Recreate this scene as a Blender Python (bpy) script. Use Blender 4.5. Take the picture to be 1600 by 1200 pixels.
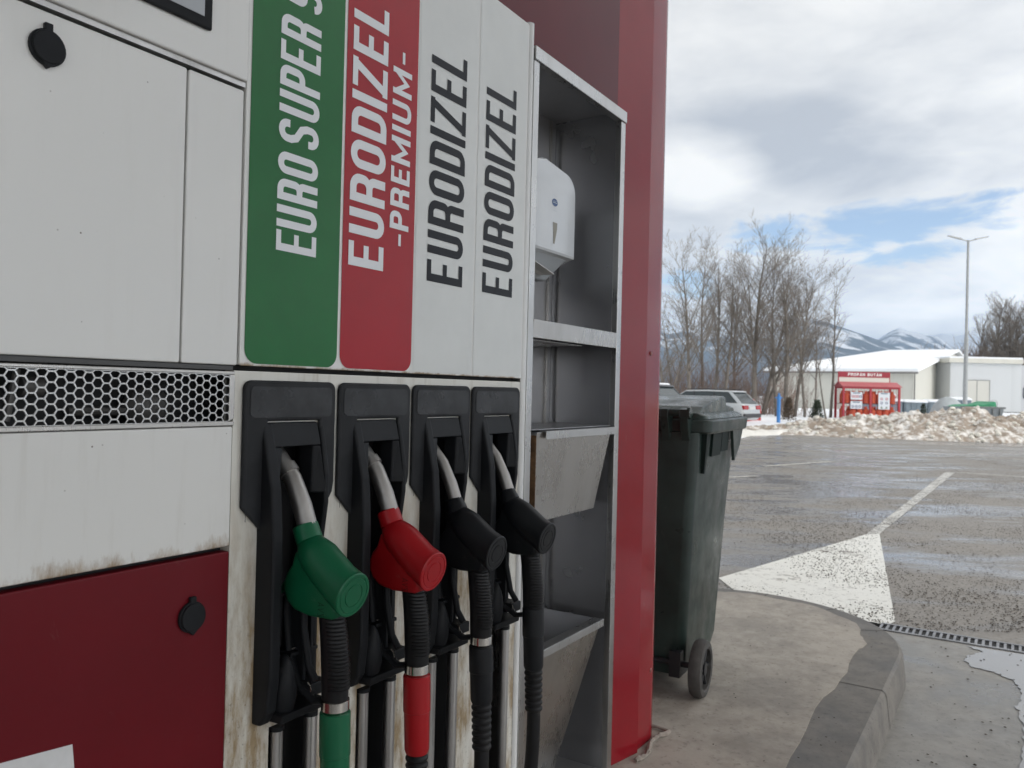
import bpy, bmesh, math, random
import numpy as np
from mathutils import Vector, Matrix
R = math.radians
for o in list(bpy.data.objects): bpy.data.objects.remove(o)
scene = bpy.context.scene
COL = scene.collection
# ------------------------------------------------------------------ camera
EYE = 1.21          # eye height above the lot
ISL = 0.14          # top of the pump island
PITCH = 9/1250.; ROLL = 0.024
cam_d = bpy.data.cameras.new('camera'); cam = bpy.data.objects.new('camera', cam_d); COL.objects.link(cam)
cam_d.sensor_width = 36; cam_d.sensor_fit = 'HORIZONTAL'; cam_d.lens = 36*1250/1600.
cam_d.clip_start = 0.05; cam_d.clip_end = 40000
cam.rotation_mode = 'XYZ'
cam.matrix_world = Matrix.Translation((0, 0, EYE)) @ Matrix.Rotation(R(90)+PITCH, 4, 'X') @ Matrix.Rotation(ROLL, 4, 'Z')
cam_d.dof.use_dof = True; cam_d.dof.focus_distance = 1.35; cam_d.dof.aperture_fstop = 11.0
scene.camera = cam
# ------------------------------------------------------------------ light
SUN_AZ, SUN_EL = 118., 33.      # azimuth clockwise from +Y, elevation
sd = Vector((math.sin(R(SUN_AZ))*math.cos(R(SUN_EL)), math.cos(R(SUN_AZ))*math.cos(R(SUN_EL)), math.sin(R(SUN_EL))))
sl = bpy.data.lights.new('sun', 'SUN'); sl.energy = 1.2; sl.angle = R(14); sl.color = (1, .955, .89)
so = bpy.data.objects.new('sun', sl); COL.objects.link(so)
so.rotation_euler = (-sd).to_track_quat('-Z', 'Y').to_euler()
scene.view_settings.view_transform = 'Standard'; scene.view_settings.look = 'None'
scene.view_settings.gamma = 1; scene.view_settings.exposure = 0.10
scene.render.film_transparent = False

class NT:
    def __init__(s, tree): s.t = tree; s.n = tree.nodes; s.l = tree.links
    def node(s, typ, **kw):
        n = s.n.new(typ)
        for k, v in kw.items(): setattr(n, k, v)
        return n
    def inp(s, n, i, v):
        if hasattr(v, 'is_output') or isinstance(v, bpy.types.NodeSocket): s.l.new(v, n.inputs[i])
        else: n.inputs[i].default_value = v
    def math(s, op, a, b=0., c=None, clamp=False):
        n = s.node('ShaderNodeMath', operation=op, use_clamp=clamp)
        s.inp(n, 0, a); s.inp(n, 1, b)
        if c is not None: s.inp(n, 2, c)
        return n.outputs[0]
    def noise(s, vec, scale, detail=4., rough=.55, dist=0., out=0):
        n = s.node('ShaderNodeTexNoise'); s.inp(n, 'Vector', vec); n.inputs['Scale'].default_value = scale
        n.inputs['Detail'].default_value = detail; n.inputs['Roughness'].default_value = rough; n.inputs['Distortion'].default_value = dist
        return n.outputs[out]
    def voro(s, vec, scale, feature='F1', out=0, rnd=1.):
        n = s.node('ShaderNodeTexVoronoi', feature=feature); s.inp(n, 'Vector', vec); n.inputs['Scale'].default_value = scale
        n.inputs['Randomness'].default_value = rnd
        return n.outputs[out]
    def ramp(s, f, a, b, v0=0., v1=1., smooth=True):
        n = s.node('ShaderNodeMapRange', interpolation_type='SMOOTHSTEP' if smooth else 'LINEAR')
        s.inp(n, 0, f); n.inputs[1].default_value = a; n.inputs[2].default_value = b; n.inputs[3].default_value = v0; n.inputs[4].default_value = v1
        return n.outputs[0]
    def mix(s, f, a, b):
        n = s.node('ShaderNodeMix', data_type='RGBA'); s.inp(n, 0, f)
        for i, v in ((6, a), (7, b)):
            if not isinstance(v, bpy.types.NodeSocket): v = (v[0], v[1], v[2], 1)
            s.inp(n, i, v)
        return n.outputs[2]
    def scale(s, vec, sc):
        n = s.node('ShaderNodeMapping'); s.inp(n, 0, vec); n.inputs['Scale'].default_value = sc
        return n.outputs[0]
    def coord(s, k='Object'): return s.node('ShaderNodeTexCoord').outputs[k]
    def sep(s, v):
        n = s.node('ShaderNodeSeparateXYZ'); s.inp(n, 0, v); return n.outputs
    def bump(s, h, strength=.2, dist=.01):
        n = s.node('ShaderNodeBump'); s.inp(n, 'Height', h); n.inputs['Strength'].default_value = strength; n.inputs['Distance'].default_value = dist
        return n.outputs[0]

# ------------------------------------------------------------------ world
w = bpy.data.worlds.new('World'); scene.world = w; w.use_nodes = True
N = NT(w.node_tree); N.n.clear()
out = N.node('ShaderNodeOutputWorld'); bg = N.node('ShaderNodeBackground'); N.l.new(bg.outputs[0], out.inputs[0])
sky = N.node('ShaderNodeTexSky', sky_type='NISHITA'); sky.sun_disc = False; sky.sun_elevation = R(SUN_EL); sky.sun_rotation = R(SUN_AZ)
sky.altitude = 500; sky.air_density = 1.0; sky.dust_density = .6; sky.ozone_density = 2.0
bg.inputs[1].default_value = 0.14
gen = N.coord('Generated')
x, y, z = N.sep(gen)
zz = N.math('ADD', N.math('MAXIMUM', z, 0.), .16)
cv = N.node('ShaderNodeCombineXYZ'); N.inp(cv, 0, N.math('DIVIDE', x, zz)); N.inp(cv, 1, N.math('DIVIDE', y, zz)); cv.inputs[2].default_value = 3.7
n1 = N.noise(cv.outputs[0], .95, 7, .52, .35)
n2 = N.noise(cv.outputs[0], 2.6, 6, .6, .4)
az = N.math('MULTIPLY', N.math('ARCTAN2', x, y), 57.2958)
el = N.math('MULTIPLY', N.math('ARCSINE', z), 57.2958)
def blob(a0, e0, sa, se, tilt=0.):
    da = N.math('SUBTRACT', az, a0); de = N.math('SUBTRACT', N.math('SUBTRACT', el, e0), N.math('MULTIPLY', da, tilt))
    q = N.math('ADD', N.math('POWER', N.math('ABSOLUTE', N.math('DIVIDE', da, sa)), 2.), N.math('POWER', N.math('ABSOLUTE', N.math('DIVIDE', de, se)), 2.))
    return N.math('SUBTRACT', 1., q)
g1 = blob(22.4, 11.2, 9.6, 2.5, .10); g2 = blob(26.5, 9.2, 4.0, .9, .12); g3 = blob(28.5, 12.4, 5., .6, .1); g4 = blob(12., 7.6, 3., 1.8)
g = N.math('MAXIMUM', N.math('MAXIMUM', g1, g2), N.math('MAXIMUM', g3, g4))
g = N.math('ADD', g, N.math('MULTIPLY', N.math('SUBTRACT', n2, .5), 5.2))
gap = N.ramp(g, .25, 1.15, 0., .92)
cl = N.ramp(n1, .36, .66, 0., 1.)
cl = N.math('ADD', N.math('MULTIPLY', cl, .72), N.math('MULTIPLY', N.ramp(n2, .3, .7), .28))
# bright low patch of cloud left of the blue gap, a darker shelf above it, brighter band on the horizon
bl = N.math('MAXIMUM', blob(12.5, 15.5, 5.5, 3.), 0.); bl2 = N.math('MAXIMUM', blob(22, 5.5, 30., 3.), 0.)
dk = N.math('MAXIMUM', blob(20., 16.5, 9., 3.6, -.22), 0.)
cl = N.math('ADD', cl, N.math('MULTIPLY', bl, .7)); cl = N.math('ADD', cl, N.math('MULTIPLY', bl2, .3)); cl = N.math('SUBTRACT', cl, N.math('MULTIPLY', dk, .55), clamp=False)
cl = N.math('MINIMUM', N.math('MAXIMUM', cl, 0.), 1.)
ccol = N.mix(cl, (3.1, 3.22, 3.42), (6.5, 6.38, 6.1))
dt = N.node('ShaderNodeVectorMath', operation='DOT_PRODUCT'); N.inp(dt, 0, gen); dt.inputs[1].default_value = sd
glow = N.math('POWER', N.math('MAXIMUM', N.math('ADD', N.math('MULTIPLY', dt.outputs['Value'], .5), .5), 0.), 5.)
gm = N.node('ShaderNodeVectorMath', operation='SCALE'); N.inp(gm, 0, ccol); N.inp(gm, 'Scale', N.math('ADD', 1., N.math('MULTIPLY', glow, 1.65)))
skc = N.node('ShaderNodeVectorMath', operation='SCALE'); N.inp(skc, 0, sky.outputs[0]); skc.inputs['Scale'].default_value = .98
fin = N.mix(gap, gm.outputs[0], skc.outputs[0])
HZ_D, HZ_TOP = .00016, 860.
pl_ = N.math('MINIMUM', 9500., N.math('DIVIDE', HZ_TOP, N.math('MAXIMUM', z, .01)))
tt_ = N.math('EXPONENT', N.math('MULTIPLY', pl_, -HZ_D))
gn = N.math('DIVIDE', N.math('SUBTRACT', 1., N.math('MULTIPLY', N.math('SUBTRACT', 1., tt_), .55)), tt_)   # the valley air in front of the sky dims it; a sky seen through air
f2 = N.node('ShaderNodeVectorMath', operation='SCALE'); N.inp(f2, 0, fin); N.inp(f2, 'Scale', gn)
N.l.new(f2.outputs[0], bg.inputs[0])

# ------------------------------------------------------------------ materials
def srgb(r, g, b): return tuple(((c/255.)/12.92 if c/255. <= .04045 else (((c/255.)+.055)/1.055)**2.4) for c in (r, g, b))
def mat(name, color, rough=.5, metal=0., vary=.0, vscale=8., bump=0., bscale=60., spec=.5, coat=0., rvary=0., rscale=6., stretch=None, bdist=.004, coord='Object', alpha=None, trans=0., emit=None):
    m = bpy.data.materials.new(name); m.use_nodes = True; T = NT(m.node_tree)
    p = T.n['Principled BSDF']; p.inputs['Base Color'].default_value = (*color, 1); p.inputs['Roughness'].default_value = rough
    p.inputs['Metallic'].default_value = metal; p.inputs['Specular IOR Level'].default_value = spec; p.inputs['Coat Weight'].default_value = coat; p.inputs['Coat Roughness'].default_value = .05
    p.inputs['Transmission Weight'].default_value = trans
    v = T.coord(coord)
    if stretch: v = T.scale(v, stretch)
    if vary:
        n = T.noise(v, vscale, 5, .6); f = T.ramp(n, .3, .7, 1-vary, 1+vary, False)
        sc = T.node('ShaderNodeVectorMath', operation='SCALE'); sc.inputs[0].default_value = color; T.inp(sc, 'Scale', f); T.l.new(sc.outputs[0], p.inputs['Base Color'])
    if rvary:
        T.l.new(T.ramp(T.noise(v, rscale, 4, .6), .3, .7, max(.02, rough-rvary), min(1, rough+rvary), False), p.inputs['Roughness'])
    if bump: T.l.new(T.bump(T.noise(v, bscale, 4, .6), bump, bdist), p.inputs['Normal'])
    m['T'] = 1
    return m
def white_paint(name, base=(.72, .715, .69), rust=None, streak=.10, rough=.13, grime=0.):
    """glossy white sheet metal; rust=(z_edge, height) adds a rust-brown stain rising from an edge."""
    m = bpy.data.materials.new(name); m.use_nodes = True; T = NT(m.node_tree); p = T.n['Principled BSDF']
    v = T.coord('Object'); sx, sy, sz = T.sep(v)
    st = T.noise(T.scale(v, (38, 38, 3.5)), 1., 5, .65); st2 = T.noise(v, 9., 5, .6)
    f = T.math('MULTIPLY', T.ramp(st, .5, .78), streak*1.6)
    col = T.mix(f, base, (.42, .38, .31))
    col = T.mix(T.math('MULTIPLY', T.ramp(st2, .5, .8), streak), col, (.55, .53, .47))
    sp = T.voro(v, 48.); col = T.mix(T.math('MULTIPLY', T.ramp(sp, .075, .03), T.ramp(T.noise(v, 14., 2), .52, .60)), col, (.14, .115, .09))
    rg = T.math('ADD', T.math('MULTIPLY', T.ramp(st2, .3, .9), .04), rough)
    if rust:
        h = T.math('SUBTRACT', sz, rust[0]); nn = T.noise(T.scale(v, (26, 26, 9)), 1., 7, .72)
        e = T.math('SUBTRACT', T.math('MULTIPLY', T.math('SUBTRACT', nn, .36), 3.0*rust[1]), h)
        k = T.ramp(e, 0., rust[1]*.8, 0., .85)
        col = T.mix(k, col, T.mix(T.noise(v, 90., 3), (.36, .24, .11), (.16, .09, .045)))
        rg = T.math('ADD', rg, T.math('MULTIPLY', k, .4))
    if grime:
        k = T.math('MULTIPLY', T.ramp(T.noise(T.scale(v, (16, 16, 4)), 1., 7, .7), .38, .72), T.ramp(sz, 1.0, .62, 0., grime))
        col = T.mix(k, col, T.mix(T.noise(v, 70., 3), (.42, .33, .20), (.20, .13, .07)))
        k2 = T.math('MULTIPLY', T.ramp(T.noise(v, 130., 4, .7), .58, .68), T.ramp(sz, .9, .5, 0., .6)); col = T.mix(k2, col, (.10, .085, .07))
        rg = T.math('ADD', rg, T.math('MULTIPLY', k, .4))
    T.l.new(col, p.inputs['Base Color']); T.l.new(rg, p.inputs['Roughness'])
    T.l.new(T.bump(T.noise(v, 3.2, 2), .05, .02), p.inputs['Normal'])
    return m
def worn(m, amt=.35, light=(.30, .28, .25), scale=30.):
    T = NT(m.node_tree); p = T.n['Principled BSDF']; v = T.coord('Object'); bc = p.inputs['Base Color']
    src = bc.links[0].from_socket if bc.links else tuple(bc.default_value)[:3]
    k = T.math('MULTIPLY', T.ramp(T.noise(T.scale(v, (1.6, 1, .7)), scale, 7, .75, .6), .60, .72), T.ramp(T.noise(v, 9., 3), .45, .6))
    T.l.new(T.mix(T.math('MULTIPLY', k, amt), src, light), bc)
    return m
M = {}
M['white'] = white_paint('white_paint', rust=None, streak=.05)
M['white_edge'] = white_paint('white_paint_rusty_edge', rust=(.838, .036), streak=.12)
M['white_label'] = white_paint('white_label_panel', rust=(1.097, .009), streak=.10, rough=.22)
M['white_grime'] = white_paint('white_frame_grime', base=(.68, .665, .61), streak=.5, grime=1.6, rough=.32)
def brushed(name, base, rough=.3, dirt=.35, metal=1.):
    m = bpy.data.materials.new(name); m.use_nodes = True; T = NT(m.node_tree); p = T.n['Principled BSDF']; v = T.coord('Object')
    a = T.noise(T.scale(v, (260, 260, 6)), 1., 3); b = T.noise(v, 7., 5, .6); c = T.noise(T.scale(v, (10, 10, 2.2)), 1., 5, .65)
    col = T.mix(T.math('MULTIPLY', T.ramp(c, .45, .75), dirt), base, tuple(x*.42*y for x, y in zip(base, (1.05, 1., .9))))
    T.l.new(col, p.inputs['Base Color']); p.inputs['Metallic'].default_value = metal
    T.l.new(T.math('ADD', T.ramp(a, .3, .7, rough-.03, rough+.03), T.ramp(b, .3, .8, -.04, .16)), p.inputs['Roughness'])
    T.l.new(T.bump(a, .025, .001), p.inputs['Normal'])
    return m
M['steel'] = brushed('stainless_steel', (.47, .455, .435), .27, .35)
M['steel_dark'] = brushed('stainless_steel_inside', (.42, .42, .43), .33, .05, .75)
M['steel_bright'] = brushed('stainless_steel_edge', (.46, .455, .445), .28, .3)
M['alu'] = brushed('aluminium_tube', (.50, .49, .48), .36, .6)
M['chrome'] = mat('chrome_ring', (.62, .60, .57), .16, 1., rvary=.08, rscale=30)
M['black'] = mat('black_plastic', (.012, .013, .015), .5, spec=.18, vary=.2, vscale=8, rvary=.08, rscale=10, bump=.05, bscale=300, bdist=.001)
M['black_dusty'] = mat('black_plastic_dusty', (.018, .019, .021), .55, spec=.22, vary=.5, vscale=11, rvary=.15, rscale=9, bump=.08, bscale=400, bdist=.001)
M['rubber'] = mat('black_rubber', (.010, .010, .011), .42, spec=.25, vary=.3, rvary=.12, rscale=30)
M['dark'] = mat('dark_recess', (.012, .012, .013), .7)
M['green'] = mat('green_nozzle_plastic', (.006, .105, .046), .36, spec=.35, vary=.06, vscale=9, rvary=.05, rscale=12, bump=.05, bscale=500, bdist=.001)
M['redn'] = mat('red_nozzle_plastic', (.32, .006, .010), .36, spec=.35, vary=.06, vscale=9, rvary=.05, rscale=12, bump=.05, bscale=500, bdist=.001)
M['blackn'] = mat('black_nozzle_plastic', (.010, .011, .013), .42, spec=.25, vary=.3, vscale=18, rvary=.1, rscale=25, bump=.05, bscale=500, bdist=.001)
M['green_lab'] = mat('green_sticker', (.014, .135, .034), .16, spec=.25, vary=.10, vscale=5, bump=.12, bscale=260, bdist=.0008, rvary=.05)
M['red_lab'] = mat('red_sticker', (.36, .012, .020), .16, spec=.25, vary=.08, vscale=5, bump=.22, bscale=240, bdist=.0008, rvary=.05)
M['txt_white'] = mat('white_vinyl', (.74, .75, .77), .3)
M['txt_black'] = mat('black_vinyl', (.010, .011, .015), .3, spec=.16, bump=.1, bscale=300, bdist=.0008)
M['red_panel'] = mat('dark_red_panel', (.125, .006, .011), .34, spec=.22, vary=.1, vscale=4, bump=.03, bscale=5, bdist=.01, rvary=.06)
M['red_col'] = mat('red_cladding', (.245, .011, .018), .13, spec=.38, vary=.08, vscale=4, bump=.12, bscale=3.2, bdist=.012, rvary=.04)
M['disp'] = mat('white_dispenser_plastic', (.66, .68, .70), .22, vary=.04)
M['disp_grey'] = mat('grey_dispenser_plastic', (.36, .38, .40), .35)
M['paper'] = mat('paper_sheet', (.70, .69, .67), .8)
M['glass'] = mat('dark_display_glass', (.36, .38, .40), .08)
M['bin'] = mat('dark_green_bin_plastic', (.027, .041, .036), .38, spec=.4, vary=.35, vscale=5, rvary=.14, rscale=9, bump=.05, bscale=120, bdist=.002)
M['bin_lid'] = mat('scuffed_green_lid', (.034, .052, .045), .3, vary=.5, vscale=9, rvary=.16, rscale=12, bump=.25, bscale=26, bdist=.006)
M['tyre'] = mat('dusty_rubber', (.060, .056, .052), .8, vary=.4, vscale=20, bump=.15, bscale=120)
M['rim'] = mat('black_wheel_hub', (.016, .017, .02), .45)
M['lamp_steel'] = mat('galvanised_steel', (.36, .37, .37), .5, .4, vary=.15)
M['snow'] = mat('snow_clean', (.80, .82, .85), .7, bump=.6, bscale=3., bdist=.10, vary=.03)
M['bark'] = mat('bark', (.15, .13, .11), .9, vary=.3, vscale=3)
M['twig'] = mat('twigs', (.21, .185, .16), .9, vary=.25, vscale=2)
M['twig_red'] = mat('reddish_twigs', (.23, .17, .14), .9, vary=.3, vscale=1)

for k_, a_ in (('green', .28), ('redn', .28), ('blackn', .16), ('rubber', .12), ('black_dusty', .10), ('black', .08), ('bin', .25), ('bin_lid', .45)): worn(M[k_], a_, scale=30. if 'bin' not in k_ else 12.)
for k_ in ('red_panel', 'red_col'): worn(M[k_], .10, (.35, .28, .25), 16.)
# ------------------------------------------------------------------ mesh helpers
class MB:
    def __init__(s): s.v = []; s.f = []
    def add(s, vs, fs):
        o = len(s.v); s.v += [tuple(v) for v in vs]; s.f += [tuple(i+o for i in f) for f in fs]; return s
    def box(s, x0, x1, y0, y1, z0, z1):
        vs = [(x, y, z) for z in (z0, z1) for y in (y0, y1) for x in (x0, x1)]
        return s.add(vs, [(0, 2, 3, 1), (4, 5, 7, 6), (0, 1, 5, 4), (2, 6, 7, 3), (0, 4, 6, 2), (1, 3, 7, 5)])
    def hexa(s, p): return s.add(p, [(0, 3, 2, 1), (4, 5, 6, 7), (0, 1, 5, 4), (1, 2, 6, 5), (2, 3, 7, 6), (3, 0, 4, 7)])
    def prism(s, poly, d0, d1, ax='y'):
        """poly of (a,b): ax y -> (x,z); ax x -> (y,z); ax z -> (x,y)"""
        P = {'y': lambda a, b, d: (a, d, b), 'x': lambda a, b, d: (d, a, b), 'z': lambda a, b, d: (a, b, d)}[ax]
        n = len(poly); area = sum(poly[i][0]*poly[(i+1) % n][1]-poly[(i+1) % n][0]*poly[i][1] for i in range(n))
        if area < 0: poly = poly[::-1]
        vs = [P(a, b, d0) for a, b in poly]+[P(a, b, d1) for a, b in poly]
        fs = [tuple(range(n))[::-1], tuple(range(n, 2*n))]+[(i, (i+1) % n, n+(i+1) % n, n+i) for i in range(n)]
        if (ax == 'y') == (d1 > d0): fs = [f[::-1] for f in fs]
        return s.add(vs, fs)
    def tube(s, pts, rad, n=8, cap=True, sx=1., up=None, closed=False):
        pts = [Vector(p) for p in pts]; m = len(pts)
        if not hasattr(rad, '__len__'): rad = [rad]*m
        vs = []; prev = None
        for i, p in enumerate(pts):
            if closed: t = pts[(i+1) % m]-pts[i-1]
            else: t = pts[min(i+1, m-1)]-pts[max(i-1, 0)]
            t = t.normalized() if t.length > 0 else Vector((0, 0, 1))
            if prev is None:
                a = Vector(up) if up else (Vector((0, 0, 1)) if abs(t.z) < .9 else Vector((1, 0, 0)))
            else: a = prev
            a = (a-t*a.dot(t)); a = a.normalized() if a.length > 1e-6 else t.orthogonal().normalized()
            prev = a; b = t.cross(a)
            for k in range(n):
                q = 2*math.pi*k/n; vs.append(p+(a*math.cos(q)*sx+b*math.sin(q))*rad[i])
        fs = []
        for i in range(m if closed else m-1):
            for k in range(n):
                j = (i+1) % m; fs.append((i*n+k, i*n+(k+1) % n, j*n+(k+1) % n, j*n+k))
        if cap and not closed: fs += [tuple(range(n))[::-1], tuple(range((m-1)*n, m*n))]
        return s.add(vs, fs)
    def loft(s, rings, cap=True, closed=True):
        n = len(rings[0]); vs = [p for r in rings for p in r]; fs = []
        for i in range(len(rings)-1):
            for k in range(n if closed else n-1): fs.append((i*n+k, i*n+(k+1) % n, (i+1)*n+(k+1) % n, (i+1)*n+k))
        if cap: fs += [tuple(range(n))[::-1], tuple(range((len(rings)-1)*n, len(rings)*n))]
        return s.add(vs, fs)
    def ball(s, c, r, n=12, m=8, fn=None):
        rings = []
        for i in range(m+1):
            t = math.pi*i/m; rr = max(math.sin(t), .001); ring = []
            for k in range(n):
                q = 2*math.pi*k/n; p = Vector((r[0]*rr*math.cos(q), r[1]*rr*math.sin(q), -r[2]*math.cos(t)))
                if fn: p = fn(p)
                ring.append(tuple(Vector(c)+p))
            rings.append(ring)
        return s.loft(rings)
    def ribbon(s, pts, t, plane, z, closed=False, depth=0.):
        """flat stroke of width t through 2D pts, mitred; plane maps (u,v,h)->xyz"""
        pts = [p for i, p in enumerate(pts) if i == 0 or (Vector(p)-Vector(pts[i-1])).length > t*.02]
        if closed and (Vector(pts[0])-Vector(pts[-1])).length < t*.02: pts = pts[:-1]
        n = len(pts); L = []; Rr = []
        for i in range(n):
            p = Vector(pts[i])
            a = Vector(pts[i-1]) if (i > 0 or closed) else None
            b = Vector(pts[(i+1) % n]) if (i < n-1 or closed) else None
            d1 = (p-a).normalized() if a is not None else None; d2 = (b-p).normalized() if b is not None else None
            if d1 is None: d1 = d2
            if d2 is None: d2 = d1
            n1 = Vector((-d1.y, d1.x)); n2 = Vector((-d2.y, d2.x)); mm = (n1+n2); mm.normalize()
            k = (t/2)/max(mm.dot(n1), .3)
            L.append(p+mm*k); Rr.append(p-mm*k)
        vs = [plane(q.x, q.y, z) for q in L]+[plane(q.x, q.y, z) for q in Rr]
        fs = [(i, n+i, n+(i+1) % n, (i+1) % n) for i in range(n if closed else n-1)]
        return s.add(vs, fs)
    def build(s, name, m, parent=None, smooth=None, bevel=0., seg=2, subsurf=0, solid=0., loc=None):
        me = bpy.data.meshes.new(name); me.from_pydata(s.v, [], s.f); me.update()
        bm = bmesh.new(); bm.from_mesh(me); bmesh.ops.recalc_face_normals(bm, faces=bm.faces) if solid >= 0 else None; bm.to_mesh(me); bm.free()
        me.materials.append(m)
        if smooth is not None:
            me.polygons.foreach_set('use_smooth', [True]*len(me.polygons))
            me.set_sharp_from_angle(angle=R(smooth))
        o = bpy.data.objects.new(name, me); COL.objects.link(o)
        if parent: o.parent = parent
        if loc: o.location = loc
        if solid > 0:
            md = o.modifiers.new('solid', 'SOLIDIFY'); md.thickness = solid; md.offset = 0
        if bevel:
            md = o.modifiers.new('bevel', 'BEVEL'); md.width = bevel; md.segments = seg; md.limit_method = 'ANGLE'; md.angle_limit = R(35)
        if subsurf:
            md = o.modifiers.new('sub', 'SUBSURF'); md.levels = subsurf; md.render_levels = subsurf
        return o
def tag(o, label=None, cat=None, group=None, kind=None):
    if label: o['label'] = label
    if cat: o['category'] = cat
    if group: o['group'] = group
    if kind: o['kind'] = kind
    return o
def empty(name, loc, rz, label, cat, group=None):
    o = bpy.data.objects.new(name, None); COL.objects.link(o); o.location = loc; o.rotation_euler = (0, 0, rz)
    return tag(o, label, cat, group)
def copy_tree(o, parent=None):
    c = o.copy(); COL.objects.link(c); c.parent = parent
    for ch in list(o.children): copy_tree(ch, c)
    return c
def struct(o): o['kind'] = 'structure'; return o
def rrect(x0, x1, z0, z1, r=(0, 0, 0, 0), n=6):
    """rounded rectangle, r = bl, br, tr, tl"""
    pts = []
    for (cx, cz, rr, a0) in ((x0, z0, r[0], 180), (x1, z0, r[1], 270), (x1, z1, r[2], 0), (x0, z1, r[3], 90)):
        sx = 1 if cx == x0 else -1; sz = 1 if cz == z0 else -1
        if rr <= 0: pts.append((cx, cz)); continue
        for k in range(n+1):
            a = R(a0+90*k/n); pts.append((cx+sx*rr+rr*math.cos(a), cz+sz*rr+rr*math.sin(a)))
    return pts

# ------------------------------------------------------------------ lettering
def arc(cx, cy, rx, ry, a0, a1, n=6): return [(cx+rx*math.cos(R(a0+(a1-a0)*k/n)), cy+ry*math.sin(R(a0+(a1-a0)*k/n))) for k in range(n+1)]
def glyph(mb, ch, x, w, h, t, plane, z0):
    """x right, y up, stroke t; every stroke of a letter 0.06 mm above the last so none share a plane"""
    ta = t*.82; c = [0]
    def zn(): c[0] += 1; return z0+.00006*c[0]
    def P(pts, closed=False, tt=t): mb.ribbon([(x+a, b) for a, b in pts], tt, plane, zn(), closed)
    a = t/2; r = min((w-t)/2*.97, h*.2)
    if ch in 'EFLBPRD' and ch != 'D': P([(a, 0), (a, h)])
    if ch == 'E':
        P([(a, ta/2), (w, ta/2)], tt=ta); P([(a, h-ta/2), (w, h-ta/2)], tt=ta); P([(a, h*.51), (w*.9, h*.51)], tt=ta)
    elif ch == 'L': P([(a, ta/2), (w, ta/2)], tt=ta)
    elif ch == 'I': P([(w/2, 0), (w/2, h)])
    elif ch == 'U': P([(a, h), (a, r+a)]+arc(a+r, a+r, r, r, 180, 270)[1:]+arc(w-a-r, a+r, r, r, 270, 360)+[(w-a, h)])
    elif ch == 'O': P(arc(a+r, a+r, r, r, 180, 270)+arc(w-a-r, a+r, r, r, 270, 360)+arc(w-a-r, h-a-r, r, r, 0, 90)+arc(a+r, h-a-r, r, r, 90, 180), True)
    elif ch == 'D': P([(a, a), (w-a-r, a)][:1]+arc(w-a-r, a+r, r, r, 270, 360)+arc(w-a-r, h-a-r, r, r, 0, 90)+[(a, h-a)], True)
    elif ch in 'PR':
        yb = h*.46; rr = min(r, (h-yb-t)/2)
        P([(a, yb)]+arc(w-a-rr, yb+rr, rr, rr, 270, 360)+arc(w-a-rr, h-a-rr, rr, rr, 0, 90)+[(a, h-a)])
        if ch == 'R': P([(w*.40, yb)]+arc(w-a-r*.8, yb-r*.8, r*.8, r*.8, 90, 0)+[(w-a, 0)])
    elif ch == 'Z':
        P([(0, ta/2), (w, ta/2)], tt=ta); P([(0, h-ta/2), (w, h-ta/2)], tt=ta); P([(t*.62, ta*.5), (w-t*.62, h-ta*.5)], tt=t*.98)
    elif ch == 'M': P([(a, 0), (a, h)]); P([(w-a, 0), (w-a, h)]); P([(a, h-ta*.8), (w/2, h*.26), (w-a, h-ta*.8)], tt=t*.8)
    elif ch == 'N': P([(a, 0), (a, h)]); P([(w-a, 0), (w-a, h)]); P([(a, h-a), (w-a, a)])
    elif ch == 'A': P([(a*.9, 0), (w/2, h-a*.6), (w-a*.9, 0)]); P([(w*.25, h*.27), (w*.75, h*.27)], tt=ta)
    elif ch == 'T': P([(w/2, 0), (w/2, h)]); P([(0, h-ta/2), (w, h-ta/2)], tt=ta)
    elif ch == 'B':
        yb = h*.52; r1 = min(r, (h-yb-a)/2); r2 = min(r, (yb-a)/2)
        P([(a, yb)]+arc(w-a-r1, yb+r1, r1, r1, 270, 360)+arc(w-a-r1, h-a-r1, r1, r1, 0, 90)+[(a, h-a)])
        P([(a, a)]+arc(w-a-r2, a+r2, r2, r2, 270, 360)+arc(w-a-r2, yb-r2, r2, r2, 0, 90)+[(a, yb)])
    elif ch == 'S':
        q = h*.27
        P([(a, q)]+arc(a+r, a+r, r, r, 180, 270)+arc(w-a-r, a+r, r, r, 270, 360)+[(w-a, h*.30), (w*.72, h*.44), (w*.28, h*.57), (a, h*.70)]+arc(a+r, h-a-r, r, r, 180, 90)+arc(w-a-r, h-a-r, r, r, 90, 0)+[(w-a, h-q)])
    elif ch == '9':
        yb = h*.45
        P([(w-a, h*.7)]+arc(w-a-r, h-a-r, r, r, 0, 90)+arc(a+r, h-a-r, r, r, 90, 180)+arc(a+r, yb+r, r, r, 180, 270)+[(w-a, yb)]); P([(w-a, h*.75), (w-a, r+a)]+arc(w-a-r, a+r, r, r, 0, -90)+arc(a+r, a+r, r, r, 270, 180))
    elif ch == '5':
        P([(w, h-ta/2), (a, h-ta/2)], tt=ta); P([(a, h), (a, h*.52)]); P([(a, h*.57)]+arc(w-a-r, h*.57-r, r, r, 90, 0)+arc(w-a-r, a+r, r, r, 0, -90)+arc(a+r, a+r, r, r, 270, 180)+[(a, h*.28)])
    elif ch == '-': P([(0, h*.46), (w, h*.46)], tt=w*.32)
    elif ch == 'V': P([(a*.9, h), (w/2, a*.6), (w-a*.9, h)])

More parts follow.
